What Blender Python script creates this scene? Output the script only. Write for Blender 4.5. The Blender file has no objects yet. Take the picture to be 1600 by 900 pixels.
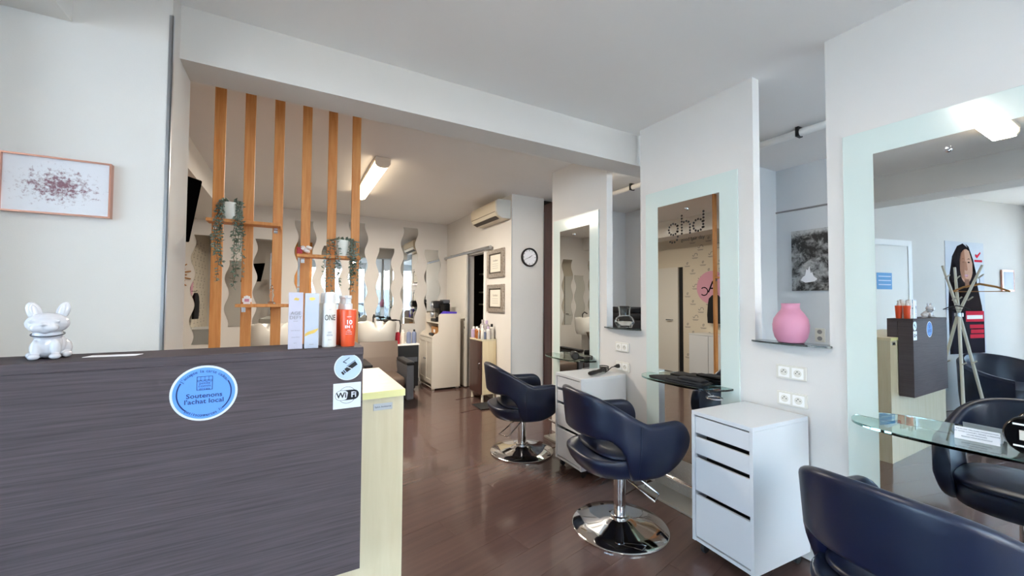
import bpy, bmesh, math, random
from mathutils import Vector, Matrix
random.seed(7)
PI = math.pi
S = bpy.context.scene
C = S.collection

# ------------------------------------------------------------------ camera, world, exposure
CAM_H = 1.40
cd = bpy.data.cameras.new('camera'); cam = bpy.data.objects.new('camera', cd); C.objects.link(cam)
cd.sensor_width = 36; cd.lens = 36 * 617.77 / 1600; cd.clip_start = 0.02; cd.clip_end = 200
yaw, pitch, roll = math.radians(29.066), math.radians(1.6966), math.radians(0.297)
Fv = Vector((math.sin(yaw) * math.cos(pitch), math.cos(yaw) * math.cos(pitch), math.sin(pitch)))
Rv = Vector((math.cos(yaw), -math.sin(yaw), 0)); Uv = Rv.cross(Fv)
R2 = Rv * math.cos(roll) + Uv * math.sin(roll); U2 = Uv * math.cos(roll) - Rv * math.sin(roll)
m = Matrix.Identity(4)
for i in range(3):
    m[i][0] = R2[i]; m[i][1] = U2[i]; m[i][2] = -Fv[i]
m.translation = (0, 0, CAM_H); cam.matrix_world = m
S.camera = cam
S.view_settings.view_transform = 'Standard'; S.view_settings.look = 'None'
S.view_settings.gamma = 1; S.view_settings.use_curve_mapping = False
S.view_settings.exposure = 0.97
S.cycles.max_bounces = 12; S.cycles.diffuse_bounces = 6; S.cycles.glossy_bounces = 6; S.cycles.transmission_bounces = 8

w = bpy.data.worlds.new('sky'); S.world = w; w.use_nodes = True
bg = w.node_tree.nodes['Background']; bg.inputs[0].default_value = (0.50, 0.745, 1.0, 1); bg.inputs[1].default_value = 6.0
sl = bpy.data.lights.new('sun', 'SUN'); sl.energy = 24; sl.angle = 0.01; sl.color = (1, .95, .88)
so = bpy.data.objects.new('sun', sl); C.objects.link(so); so.rotation_euler = (math.radians(-42), 0, math.radians(12))
# daylight portals of the shop windows and the added side window
for nm, x0, x1, z0, z1 in (('window_portal', .35, 2.4, 0.35, 2.55), ('window_portal', 2.7, 4.4, 0.6, 2.5), ('window_portal', -2.05, 1.1, .35, 2.5)):
    ld = bpy.data.lights.new(nm, 'AREA'); ld.shape = 'RECTANGLE'; ld.size = x1 - x0; ld.size_y = z1 - z0
    ld.cycles.is_portal = True
    lo = bpy.data.objects.new(nm, ld); C.objects.link(lo)
    lo.location = ((x0 + x1) / 2, -2.17, (z0 + z1) / 2); lo.rotation_euler = (PI / 2, 0, PI)
    if x0 < 0: lo.location = (-4.31, (x0 + x1) / 2, (z0 + z1) / 2); lo.rotation_euler = (PI / 2, 0, PI / 2)

# ------------------------------------------------------------------ materials
def lin(c):
    if isinstance(c, str):
        c = [int(c[i:i + 2], 16) / 255 for i in (0, 2, 4)]
    return tuple((v / 12.92 if v <= 0.04045 else ((v + 0.055) / 1.055) ** 2.4) for v in c) + (1,)
MATS = {}
def mat(name, col, rough=0.5, metal=0.0, coat=0.0, trans=0.0, ior=1.45, emit=None, estr=0.0, spec=0.5,
        noise=None, bump=None, alpha=1.0, sheen=0.0, rnd=0.0):
    """noise=(scale_xyz, second colour, contrast lo, hi) ; bump=(scale, strength, distance)"""
    M = bpy.data.materials.new(name); M.use_nodes = True; nt = M.node_tree; N = nt.nodes; L = nt.links
    p = N['Principled BSDF']
    p.inputs['Base Color'].default_value = lin(col); p.inputs['Roughness'].default_value = rough
    p.inputs['Metallic'].default_value = metal; p.inputs['IOR'].default_value = ior
    p.inputs['Coat Weight'].default_value = coat; p.inputs['Transmission Weight'].default_value = trans
    p.inputs['Specular IOR Level'].default_value = spec; p.inputs['Alpha'].default_value = alpha
    p.inputs['Coat Roughness'].default_value = 0.06
    if sheen: p.inputs['Sheen Weight'].default_value = sheen
    if emit: p.inputs['Emission Color'].default_value = lin(emit); p.inputs['Emission Strength'].default_value = estr
    tc = N.new('ShaderNodeTexCoord')
    src = None
    if noise:
        sc, c2, lo, hi = noise[:4]
        mp = N.new('ShaderNodeMapping'); mp.inputs['Scale'].default_value = sc
        L.new(tc.outputs['Object'], mp.inputs['Vector'])
        vec = mp.outputs['Vector']
        if rnd:
            oi = N.new('ShaderNodeObjectInfo'); vm = N.new('ShaderNodeVectorMath'); vm.operation = 'ADD'
            mu = N.new('ShaderNodeMath'); mu.operation = 'MULTIPLY'; mu.inputs[1].default_value = 37.0
            L.new(oi.outputs['Random'], mu.inputs[0]); L.new(vec, vm.inputs[0]); L.new(mu.outputs[0], vm.inputs[1]); vec = vm.outputs[0]
        nz = N.new('ShaderNodeTexNoise'); nz.inputs['Scale'].default_value = 1.0; nz.inputs['Detail'].default_value = 6; nz.inputs['Roughness'].default_value = 0.6
        if len(noise) > 4: nz.inputs['Distortion'].default_value = noise[4]
        L.new(vec, nz.inputs['Vector'])
        cr = N.new('ShaderNodeValToRGB'); cr.color_ramp.elements[0].position = lo; cr.color_ramp.elements[1].position = hi
        cr.color_ramp.elements[0].color = lin(col); cr.color_ramp.elements[1].color = lin(c2)
        L.new(nz.outputs['Fac'], cr.inputs['Fac']); src = cr.outputs['Color']
        if rnd:
            hs = N.new('ShaderNodeHueSaturation'); mr = N.new('ShaderNodeMapRange')
            mr.inputs['To Min'].default_value = 1 - rnd; mr.inputs['To Max'].default_value = 1 + rnd
            L.new(oi.outputs['Random'], mr.inputs['Value']); L.new(mr.outputs[0], hs.inputs['Value']); L.new(src, hs.inputs['Color']); src = hs.outputs['Color']
        L.new(src, p.inputs['Base Color'])
    if bump:
        nb = N.new('ShaderNodeTexNoise'); nb.inputs['Scale'].default_value = bump[0]; nb.inputs['Detail'].default_value = 4
        L.new(tc.outputs['Object'], nb.inputs['Vector'])
        b = N.new('ShaderNodeBump'); b.inputs['Strength'].default_value = bump[1]; b.inputs['Distance'].default_value = bump[2]
        L.new(nb.outputs['Fac'], b.inputs['Height']); L.new(b.outputs['Normal'], p.inputs['Normal'])
    MATS[name] = M
    return M

mat('wall', 'd8d5d1', 0.75, noise=((0.8, 0.8, 0.8), 'd2cfcb', 0.35, 0.7), bump=(180, 0.12, 0.002))
mat('wall_side', 'd6d9dc', 0.8, bump=(160, 0.1, 0.002))
mat('ceiling_paint', 'ebe9e7', 0.85, noise=((0.5, 0.5, 0.5), 'e6e4e2', 0.3, 0.7), bump=(120, 0.08, 0.002))
mat('trim_white', 'e9e9e8', 0.45)
mat('alu', 'b9bcc0', 0.28, 1.0)
mat('floor_base', '2a1a18', 0.6)
mat('plank', '53403c', 0.2, coat=0.4, noise=((1.2, 22, 1), '614a45', 0.3, 0.75), rnd=0.05)
mat('dark_laminate', '4c4548', 0.6, spec=0.12, ior=1.25, noise=((5, 1, 260), '635a5d', 0.3, 0.75, 0.2))
mat('maple', 'd9c7a0', 0.42, noise=((26, 26, 2.2), 'e6d8b6', 0.3, 0.75, 0.4))
mat('maple_pale', 'cbbf9f', 0.42, noise=((26, 26, 2.0), 'd8ceb3', 0.3, 0.75, 0.4))
mat('lime_edge', 'e3e0a0', 0.4)
mat('oak', 'c97f40', 0.5, noise=((38, 38, 2.4), 'e3a566', 0.3, 0.75, 1.2), rnd=0.05)
mat('melamine', 'd3d6da', 0.3)
mat('melamine_shade', '33363c', 0.7)  # dark copy of melamine: the shade inside the drawer units put into colour
mat('leather', '0d1831', 0.36, spec=0.6, bump=(240, 0.10, 0.001))
mat('leather_brown', '584a41', 0.45, bump=(200, 0.1, 0.001))
mat('leather_grey', '50535a', 0.45)
mat('chrome', 'd8d8da', 0.06, 1.0)
mat('steel', 'a9abae', 0.25, 1.0)
mat('mirror', 'd3d6d6', 0.0, 1.0)
mat('smoked', 'c4c4c2', 0.0, 1.0)
mat('frosted', 'cfdcd7', 0.16, coat=0.25, spec=0.6)
mat('glass', 'd3efe6', 0.0, trans=1.0, ior=1.48)
mat('glass_edge', '8fc7b8', 0.15, trans=0.5)
mat('clear_glass', 'f4f7f7', 0.0, trans=1.0, ior=1.3)
mat('window_glass', 'ffffff', 0.0, trans=1.0, ior=1.02)
mat('pink', 'c687a0', 0.5)
mat('ceramic', 'cfced3', 0.12, coat=0.6)
mat('buffet_cream', 'd6cec2', 0.4)
mat('basin_white', 'cfccc5', 0.2, coat=0.4)
mat('black', '17181b', 0.45)
mat('black_gloss', '0b0c0e', 0.12)
mat('tv_screen', '060709', 0.6, spec=0.0, ior=1.05)
mat('black_cloth', '15161b', 0.8, bump=(60, 0.3, 0.004))
mat('white_plastic', 'eeedea', 0.3)
mat('ivory_plastic', 'ded6c2', 0.38)
mat('socket_plastic', 'd9d6cc', 0.35)
mat('dark_hole', '2b2a2a', 0.7)
mat('paper', 'f2f1f4', 0.7)
mat('ink', '2c3048', 0.7)
mat('ink_black', '15151a', 0.6)
mat('ink_grey', '8d8a8a', 0.7)
mat('sticker_white', 'd8dde3', 0.35)
mat('sticker_blue', '6a9eea', 0.6, spec=0.1, ior=1.25)
mat('sticker_navy', '1c2f6b', 0.45)
mat('sticker_pale', 'b3c8e6', 0.35)
mat('orange', 'e4552c', 0.3)
mat('pump_white', 'dcd8d6', 0.3)
mat('bottle_white', 'd6d3cd', 0.3)
mat('bottle_beige', 'd8d0c4', 0.3)
mat('carton_lilac', 'bebbcb', 0.45)
mat('carton_pearl', 'bdc1cb', 0.3, noise=((9, 9, 9), 'b2bfd5', 0.35, 0.7))
mat('gold', 'd8b765', 0.3, 0.8)
mat('rose_gold', 'cf9a88', 0.15, 1.0)
mat('silver_frame', 'b9b0a6', 0.35, 0.6, noise=((40, 40, 40), '8a7f74', 0.4, 0.7))
mat('certificate', 'd7d3c8', 0.7)
mat('mount_dark', '4b443d', 0.6)
mat('pot_white', 'e6e8e4', 0.4)
mat('leaf', '62786a', 0.6, noise=((9, 9, 9), '97aaa0', 0.35, 0.7))
mat('stem', '6b5a45', 0.7)
mat('tube_light', 'ffffff', 0.4, emit='ffe7c2', estr=5.0)
mat('tube_housing', 'e8dccb', 0.4)
mat('ac_body', 'd8cdb8', 0.4)
mat('ac_side', 'c9cac6', 0.4)
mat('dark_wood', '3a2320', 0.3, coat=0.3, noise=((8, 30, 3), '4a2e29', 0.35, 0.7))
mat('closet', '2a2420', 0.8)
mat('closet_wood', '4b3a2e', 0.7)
mat('red', 'b8283a', 0.45)
mat('amber', '9a5a24', 0.25, coat=0.4)
mat('lilac', 'b9a7c8', 0.3)
mat('blue_grey', '7b86a3', 0.3)
mat('grey_bottle', 'a6a2a4', 0.25)
mat('violet', '4a37b0', 0.45)
mat('tan_wood', 'a9763f', 0.5)
mat('skin', 'c39a85', 0.8, spec=0.1, ior=1.2)
mat('skin_dark', 'a37660', 0.8, spec=0.1, ior=1.2)
mat('hair', '20181a', 0.8, spec=0.1, ior=1.2)
mat('poster_grey', 'b9bfcb', 0.6, noise=((1.5, 1.5, 1.5), 'c9cdd6', 0.3, 0.7))
mat('poster_dark', '241e28', 0.8, spec=0.1, ior=1.2)
mat('poster_red', 'cf2f45', 0.8, spec=0.1, ior=1.2)
mat('lip', '9c4a4f', 0.5)
mat('sign_blue', '2f86c5', 0.5)
mat('wallpaper', 'd8cdbb', 0.7)
mat('pink_paint', 'd9a0b4', 0.7)
mat('purple_ink', '7b5468', 0.8)
mat('door_paint', 'dcd8d0', 0.45)
mat('asphalt', 'b3b0aa', 0.9)
mat('facade', 'cfc4ae', 0.9)
mat('facade_white', 'e4e2dc', 0.9)
mat('facade_glass', '56606b', 0.15)
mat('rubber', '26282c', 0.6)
mat('pale_wood', 'd3cdbd', 0.5)
mat('diamond', 'b5b2ab', 0.35, 0.6)
mat('car_paint', 'dfe3e8', 0.2, coat=0.8)
mat('bristle', '9b7a55', 0.8)

def nodes_of(name):
    M = bpy.data.materials.new(name); M.use_nodes = True; MATS[name] = M
    return M.node_tree, M.node_tree.nodes, M.node_tree.links, M.node_tree.nodes['Principled BSDF']
# black-and-white park photograph, printed
nt, N, L, p = nodes_of('park_print')
tc = N.new('ShaderNodeTexCoord'); mp = N.new('ShaderNodeMapping'); mp.inputs['Scale'].default_value = (1, 8, 8)
L.new(tc.outputs['Object'], mp.inputs['Vector'])
nz = N.new('ShaderNodeTexNoise'); nz.inputs['Scale'].default_value = 1.5; nz.inputs['Detail'].default_value = 8; nz.inputs['Roughness'].default_value = 0.7; nz.inputs['Distortion'].default_value = 0.4
L.new(mp.outputs[0], nz.inputs['Vector']); sz = N.new('ShaderNodeSeparateXYZ'); L.new(tc.outputs['Object'], sz.inputs[0])
tr = N.new('ShaderNodeValToRGB'); tr.color_ramp.elements[0].position = 0.0; tr.color_ramp.elements[0].color = (0.44, 0.44, 0.44, 1)   # tone by height: path, pond, trees, sky gaps
for ps, v in ((.25, .52), (.45, .58), (.58, .30), (.9, .34), (1.0, .5)): e_ = tr.color_ramp.elements.new(ps); e_.color = (v, v, v, 1)
mz = N.new('ShaderNodeMapRange'); mz.inputs['From Min'].default_value = -.305; mz.inputs['From Max'].default_value = .305; L.new(sz.outputs['Z'], mz.inputs['Value']); L.new(mz.outputs[0], tr.inputs['Fac'])
ms_ = N.new('ShaderNodeMath'); ms_.operation = 'MULTIPLY_ADD'; ms_.inputs[1].default_value = 3.2; ms_.inputs[2].default_value = -1.6; L.new(nz.outputs['Fac'], ms_.inputs[0])
ad = N.new('ShaderNodeMath'); ad.operation = 'ADD'; L.new(ms_.outputs[0], ad.inputs[0]); L.new(tr.outputs[0], ad.inputs[1])
cr = N.new('ShaderNodeValToRGB'); cr.color_ramp.elements[0].position = 0.2; cr.color_ramp.elements[0].color = (0.012, 0.013, 0.014, 1)
cr.color_ramp.elements[1].position = 0.95; cr.color_ramp.elements[1].color = (0.5, 0.5, 0.5, 1)
L.new(ad.outputs[0], cr.inputs['Fac']); L.new(cr.outputs[0], p.inputs['Base Color']); p.inputs['Roughness'].default_value = 0.5
# purple splatter print: a burst of specks round a smudge (object coords: x right, z up, origin at the picture's centre)
nt, N, L, p = nodes_of('splatter_print')
tc = N.new('ShaderNodeTexCoord'); sx = N.new('ShaderNodeSeparateXYZ'); L.new(tc.outputs['Object'], sx.inputs[0])
mp = N.new('ShaderNodeMapping'); mp.inputs['Location'].default_value = (0.005, 0, -0.012); mp.inputs['Scale'].default_value = (7.0, 1, 11.0); mp.inputs['Rotation'].default_value = (0, 0.28, 0)
L.new(tc.outputs['Object'], mp.inputs['Vector'])
ln = N.new('ShaderNodeVectorMath'); ln.operation = 'LENGTH'; L.new(mp.outputs[0], ln.inputs[0])
nz = N.new('ShaderNodeTexNoise'); nz.inputs['Scale'].default_value = 60; nz.inputs['Detail'].default_value = 7; nz.inputs['Roughness'].default_value = 0.75
L.new(tc.outputs['Object'], nz.inputs['Vector'])
sb = N.new('ShaderNodeMath'); sb.operation = 'MULTIPLY_ADD'; sb.inputs[1].default_value = -0.28; sb.inputs[2].default_value = 0.19; L.new(ln.outputs['Value'], sb.inputs[0])
ad = N.new('ShaderNodeMath'); ad.operation = 'ADD'; L.new(nz.outputs['Fac'], ad.inputs[0]); L.new(sb.outputs[0], ad.inputs[1])
cr = N.new('ShaderNodeValToRGB'); cr.color_ramp.elements[0].position = 0.50; cr.color_ramp.elements[0].color = lin('d6d6dc')
cr.color_ramp.elements[1].position = 0.66; cr.color_ramp.elements[1].color = lin('7d5560')
L.new(ad.outputs[0], cr.inputs['Fac']); L.new(cr.outputs[0], p.inputs['Base Color']); p.inputs['Roughness'].default_value = 0.08; p.inputs['Coat Weight'].default_value = 1.0

# ------------------------------------------------------------------ builders
class B:
    def __init__(self): self.bm = bmesh.new(); self.smooth = set()
    def box(self, x0, x1, y0, y1, z0, z1, bev=0.0, seg=2):
        vs = [self.bm.verts.new((x, y, z)) for x in (x0, x1) for y in (y0, y1) for z in (z0, z1)]
        fs = [(0, 1, 3, 2), (4, 6, 7, 5), (0, 4, 5, 1), (2, 3, 7, 6), (0, 2, 6, 4), (1, 5, 7, 3)]
        faces = [self.bm.faces.new([vs[i] for i in f]) for f in fs]
        if bev:
            es = list({e for f in faces for e in f.edges})
            bmesh.ops.bevel(self.bm, geom=es, offset=bev, segments=seg, affect='EDGES', profile=0.5)
        return self
    def prism(self, pts, o, xd, yd, th):
        """2-D outline pts in the frame (o, xd, yd), extruded by th along xd x yd"""
        o, xd, yd = Vector(o), Vector(xd), Vector(yd); n = xd.cross(yd).normalized() * th
        a = [self.bm.verts.new(o + xd * u + yd * v) for u, v in pts]
        b = [self.bm.verts.new(o + xd * u + yd * v + n) for u, v in pts]
        k = len(pts)
        try:
            self.bm.faces.new(a[::-1]); self.bm.faces.new(b)
            for i in range(k): self.bm.faces.new((a[i], a[(i + 1) % k], b[(i + 1) % k], b[i]))
        except ValueError: pass
        return self
    def strip(self, left, right, o, xd, yd, th):
        """wavy band: two equally long polylines -> quads, with thickness"""
        o, xd, yd = Vector(o), Vector(xd), Vector(yd); n = xd.cross(yd).normalized() * th
        P = lambda q, k: self.bm.verts.new(o + xd * q[0] + yd * q[1] + n * k)
        r = [[P(l, 0), P(q, 0), P(q, 1), P(l, 1)] for l, q in zip(left, right)]
        for a, b in zip(r, r[1:]):
            for i in range(4): self.bm.faces.new((a[i], a[(i + 1) % 4], b[(i + 1) % 4], b[i]))
        self.bm.faces.new(r[0][::-1]); self.bm.faces.new(r[-1])
        return self
    def lathe(self, prof, n=24, c=(0, 0, 0), axis='z', cap=True):
        rings = []
        for r, z in prof:
            ring = []
            for k in range(n):
                a = 2 * PI * k / n; u, v = max(r, 1e-5) * math.cos(a), max(r, 1e-5) * math.sin(a)
                q = {'z': (u, v, z), 'y': (u, z, v), 'x': (z, u, v)}[axis]
                ring.append(self.bm.verts.new((c[0] + q[0], c[1] + q[1], c[2] + q[2])))
            rings.append(ring)
        for a, b in zip(rings, rings[1:]):
            for k in range(n): self.bm.faces.new((a[k], a[(k + 1) % n], b[(k + 1) % n], b[k]))
        if cap: self.bm.faces.new(rings[0][::-1]); self.bm.faces.new(rings[-1])
        return self
    def tube(self, pts, r, n=8, closed=False):
        pts = [Vector(q) for q in pts]; rings = []
        rr = r if isinstance(r, (list, tuple)) else [r] * len(pts)
        for i, q in enumerate(pts):
            if closed: t = pts[(i + 1) % len(pts)] - pts[i - 1]
            else: t = (pts[min(i + 1, len(pts) - 1)] - pts[max(i - 1, 0)])
            t.normalize(); up = Vector((0, 0, 1)) if abs(t.z) < 0.9 else Vector((1, 0, 0))
            a = t.cross(up).normalized(); b = t.cross(a)
            rings.append([self.bm.verts.new(q + a * math.cos(2 * PI * k / n) * rr[i] + b * math.sin(2 * PI * k / n) * rr[i]) for k in range(n)])
        pr = list(zip(rings, rings[1:])) + ([(rings[-1], rings[0])] if closed else [])
        for a, b in pr:
            for k in range(n): self.bm.faces.new((a[k], b[k], b[(k + 1) % n], a[(k + 1) % n]))
        if not closed: self.bm.faces.new(rings[0]); self.bm.faces.new(rings[-1][::-1])
        return self
    def loft(self, rings, cap=True):
        R = [[self.bm.verts.new(q) for q in r] for r in rings]; n = len(R[0])
        for a, b in zip(R, R[1:]):
            for k in range(n): self.bm.faces.new((a[k], a[(k + 1) % n], b[(k + 1) % n], b[k]))
        if cap: self.bm.faces.new(R[0][::-1]); self.bm.faces.new(R[-1])
        return self
    def ball(self, c, r, sc=(1, 1, 1), u=16, v=10):
        g = bmesh.ops.create_uvsphere(self.bm, u_segments=u, v_segments=v, radius=r)
        for q in g['verts']: q.co = Vector((q.co.x * sc[0] + c[0], q.co.y * sc[1] + c[1], q.co.z * sc[2] + c[2]))
        return self
    def leaf(self, c, d, s, wd=0.45):
        """small pointed leaf, four faces"""
        d = Vector(d).normalized(); up = Vector((random.uniform(-1, 1), random.uniform(-1, 1), random.uniform(-.4, 1)))
        sd = d.cross(up)
        if sd.length < 1e-3: sd = Vector((1, 0, 0))
        sd.normalize(); c = Vector(c); nn = sd.cross(d) * s * .15
        v = [self.bm.verts.new(q) for q in (c, c + d * s * .5 + sd * s * wd * .5, c + d * s, c + d * s * .5 - sd * s * wd * .5, c + d * s * .5 + nn)]
        for i in range(4): self.bm.faces.new((v[i], v[(i + 1) % 4], v[4]))
        return self
    def build(self, name, material, parent=None, smooth=False, ang=40, loc=None, rotz=0.0):
        me = bpy.data.meshes.new(name)
        bmesh.ops.recalc_face_normals(self.bm, faces=self.bm.faces)
        if smooth:
            for f in self.bm.faces: f.smooth = True
            lim = math.radians(ang)
            for e in self.bm.edges:
                if len(e.link_faces) == 2 and e.calc_face_angle(0) > lim: e.smooth = False
        self.bm.to_mesh(me); self.bm.free()
        o = bpy.data.objects.new(name, me); C.objects.link(o)
        me.materials.append(MATS[material])
        if parent is not None: o.parent = parent
        if loc is not None: o.location = loc
        if rotz: o.rotation_euler = (0, 0, rotz)
        return o

def tag(o, label=None, cat=None, group=None, kind=None):
    if label: o['label'] = label
    if cat: o['category'] = cat
    if group: o['group'] = group
    if kind: o['kind'] = kind
    return o
def thing(name, label, cat, loc=(0, 0, 0), rotz=0.0, group=None):
    o = bpy.data.objects.new(name, None); C.objects.link(o); o.empty_display_size = 0.05
    o.location = loc; o.rotation_euler = (0, 0, rotz)
    return tag(o, label, cat, group)
def struct(b, name, material, parent=None, **k):
    o = b.build(name, material, parent, **k)
    if parent is None: o['kind'] = 'structure'
    return o
def dup(root, loc, rotz=None, label=None):
    r = root.copy(); C.objects.link(r); r.location = loc
    if rotz is not None: r.rotation_euler = (0, 0, rotz)
    if label: r['label'] = label
    for ch in list(root.children):
        c = ch.copy(); C.objects.link(c); c.parent = r
        for g in list(ch.children):
            d = g.copy(); C.objects.link(d); d.parent = c
    return r
def text(name, body, size, o, xd, yd, material, parent=None, align='CENTER', bold=0.0, sx=1.0):
    cu = bpy.data.curves.new(name, 'FONT'); cu.body = body; cu.size = size; cu.align_x = align; cu.align_y = 'CENTER'
    cu.extrude = 0.0002; cu.offset = bold; cu.resolution_u = 3
    t = bpy.data.objects.new(name, cu); me = bpy.data.meshes.new_from_object(t)
    bpy.data.objects.remove(t); bpy.data.curves.remove(cu)
    o, xd, yd = Vector(o), Vector(xd), Vector(yd); n = xd.cross(yd)
    for v in me.vertices: v.co = o + xd * v.co.x * sx + yd * v.co.y + n * v.co.z
    me.name = name; me.materials.clear(); me.materials.append(MATS[material])
    q = bpy.data.objects.new(name, me); C.objects.link(q)
    if parent is not None: q.parent = parent
    return q
def circ(r, n=40, a0=0, a1=2 * PI, cx=0, cy=0, ry=None):
    ry = ry or r
    return [(cx + r * math.cos(a0 + (a1 - a0) * k / n), cy + ry * math.sin(a0 + (a1 - a0) * k / n)) for k in range(n + (0 if abs(a1 - a0 - 2 * PI) < 1e-6 else 1))]
def ringseg(B_, r0, r1, a0, a1, o, xd, yd, th, n=24):
    A = [a0 + (a1 - a0) * k / n for k in range(n + 1)]
    B_.strip([(r0 * math.cos(a), r0 * math.sin(a)) for a in A], [(r1 * math.cos(a), r1 * math.sin(a)) for a in A], o, xd, yd, th)
X, Y, Z = (1, 0, 0), (0, 1, 0), (0, 0, 1)
NX, NY = (-1, 0, 0), (0, -1, 0)

# ------------------------------------------------------------------ the room
H = 2.79; W = 2.47; OD = Vector((-.977, -.212, 0)).normalized(); ON = Vector((.212, -.977, 0)).normalized()
OA = Vector((-1.05, 2.07, 0))
struct(B().box(-4.6, 4.75, -2.3, 7.2, -.12, -.006), 'floor', 'floor_base')
floor = bpy.data.objects['floor']
# laminate planks, laid parallel to the slanting wall
pd = Vector((.977, .212, 0)).normalized(); pn = Vector((-.212, .977, 0)).normalized(); pw, plen = .192, 1.32
pm = B().box(-plen / 2 + .0004, plen / 2 - .0004, -pw / 2 + .0004, pw / 2 - .0004, -.006, 0, .0008, 1).build('plank', 'plank', floor)
first = True; pang = math.atan2(pd.y, pd.x)
for j in range(-16, 42):
    off = (j * .41) % 1 * plen
    for i in range(-5, 6):
        c = pd * (i * plen + off) + pn * (j * pw)
        inside = (-1.75 < c.x < 2.45 and -.6 < c.y < 6.85) or (-3.6 < c.x <= -1.0 and -.3 < c.y < 1.3) or (2.4 < c.x < 3.2 and 3.4 < c.y < 4.6)
        if not inside: continue
        if first: q = pm; first = False
        else: q = pm.copy(); C.objects.link(q)
        q.location = (c.x, c.y, 0); q.rotation_euler = (0, 0, pang)
# floor under the places where no plank is laid one by one
struct(B().box(-4.6, 4.75, -2.3, 7.2, -.0062, -.0058), 'floor_infill', 'plank', floor)
struct(B().box(-4.6, 4.75, -2.3, 7.2, H, H + .12), 'ceiling', 'ceiling_paint')
# right-hand wall: three panels, two open niches to the side room, sills below them
P3, P2a, P2b, P1a, P1b = 1.008, 1.39, 2.293, 2.690, 3.545
b = B()
b.box(W, W + .07, -2.2, P3, 0, H); b.box(W, W + .07, P3, P2a, 0, 1.155); b.box(W, W + .07, P2a, P2b, 0, H)
b.box(W, W + .07, P2b, P1a, 0, 1.155); b.box(W, W + .07, P1a, P1b, 0, H)
struct(b, 'wall_right', 'wall')
# back wall and the far right wall with its doorway, the pillar end carrying the clock
struct(B().box(-1.8, 3.6, 6.99, 7.1, 0, H), 'wall_back', 'wall')
b = B(); b.box(2.50, 2.60, 4.56, 5.35, 0, H); b.box(2.50, 2.60, 5.96, 6.99, 0, H); b.box(2.50, 2.60, 5.35, 5.96, 2.11, H)
struct(b, 'wall_far_right', 'wall')
struct(B().box(2.50, 3.00, 4.51, 4.56, 0, H), 'wall_pillar', 'wall')
b = B(); b.box(2.494, 2.503, 4.503, 4.508, .2, 2.6); b.box(2.992, 3.004, 4.503, 4.508, .2, 2.6)
struct(b, 'trim_1', 'alu')
b = B(); b.box(2.488, 2.5, 5.28, 5.35, 0, 2.16); b.box(2.488, 2.5, 5.96, 6.03, 0, 2.16); b.box(2.488, 2.5, 5.35, 5.96, 2.11, 2.16)
struct(b, 'trim_2', 'trim_white')
# left: pier with the framed picture, slanting wall, back-room side wall
struct(B().box(-1.05, -.486, 2.24, 2.60, 0, H), 'wall_left', 'wall')
b = B(); b.box(-.497, -.483, 2.233, 2.24, 0, 2.65); b.box(-.486, -.481, 2.233, 2.25, 0, 2.65)
struct(b, 'trim_3', 'alu')
b = B(); b.prism([(0, 0), (3.35, 0), (3.35, H), (0, H)], OA, OD, Z, .1)
struct(b, 'wall_slanting', 'wall')
b = B(); b.box(-4.42, -4.32, -2.2, 1.40, 2.55, H); b.box(-4.42, -4.32, -2.2, 1.40, 0, .3); b.box(-4.42, -4.32, 1.15, 1.40, .3, 2.55)
for y in (-2.1, -.5, .7): b.box(-4.41, -4.33, y - .035, y + .035, .3, 2.55)
struct(b, 'wall_far_left', 'wall'); struct(B().box(-4.372, -4.366, -2.1, 1.15, .3, 2.55), 'added_side_window', 'window_glass')  # side glazing added out of view to light the right-hand panels
struct(B().box(-1.12, -1.05, 2.08, 2.60, 0, H), 'wall_left_return', 'wall')
struct(B().box(-1.8, -1.70, 2.60, 6.99, 0, H), 'wall_back_left', 'wallpaper')
struct(B().box(-1.70, -1.12, 2.50, 2.60, 0, H), 'wall_left_rear', 'wall')
struct(B().box(-.486, W + .4, 2.37, 2.595, 2.532, H), 'beam_cross', 'wall')
b = B(); b.box(-1.2, -.80, -2.2, 2.24, 2.515, H); b.box(-1.2, -.80, 2.60, 6.99, 2.515, H)
struct(b, 'beam_side', 'wall')
# side rooms seen through the niches
b = B(); b.box(4.51, 4.6, -2.2, 2.303, 0, H); b.box(4.1, 4.6, 2.303, 2.37, 0, H)
struct(b, 'wall_side_room', 'wall_side')
struct(B().box(4.495, 4.51, -2.2, 2.303, 2.33, 2.345), 'trim_4', 'ink_grey')
b = B(); b.box(4.62, 4.7, 2.37, 4.75, 0, H); b.box(3.75, 4.62, 4.6, 4.7, 0, H)
struct(b, 'wall_side_rear', 'wall_side')
b = B(); b.box(4.585, 4.62, 4.15, 4.22, 0, 2.42); b.box(4.585, 4.62, 2.9, 2.97, 0, 2.42); b.box(4.585, 4.62, 2.97, 4.15, 2.35, 2.42)
struct(b, 'trim_5', 'trim_white')
b = B(); b.tube([(3.52, -2.0, 2.745), (3.52, 4.5, 2.745)], .03, 10); pipe = b.build('ceiling_pipe', 'white_plastic', smooth=True)
tag(pipe, 'white pipe running under the side room ceiling seen through the niches', 'pipe')
for yy in (1.62, 3.4): B().box(3.488, 3.552, yy - .012, yy + .012, 2.713, H).build('pipe_clip', 'black', pipe)
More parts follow.
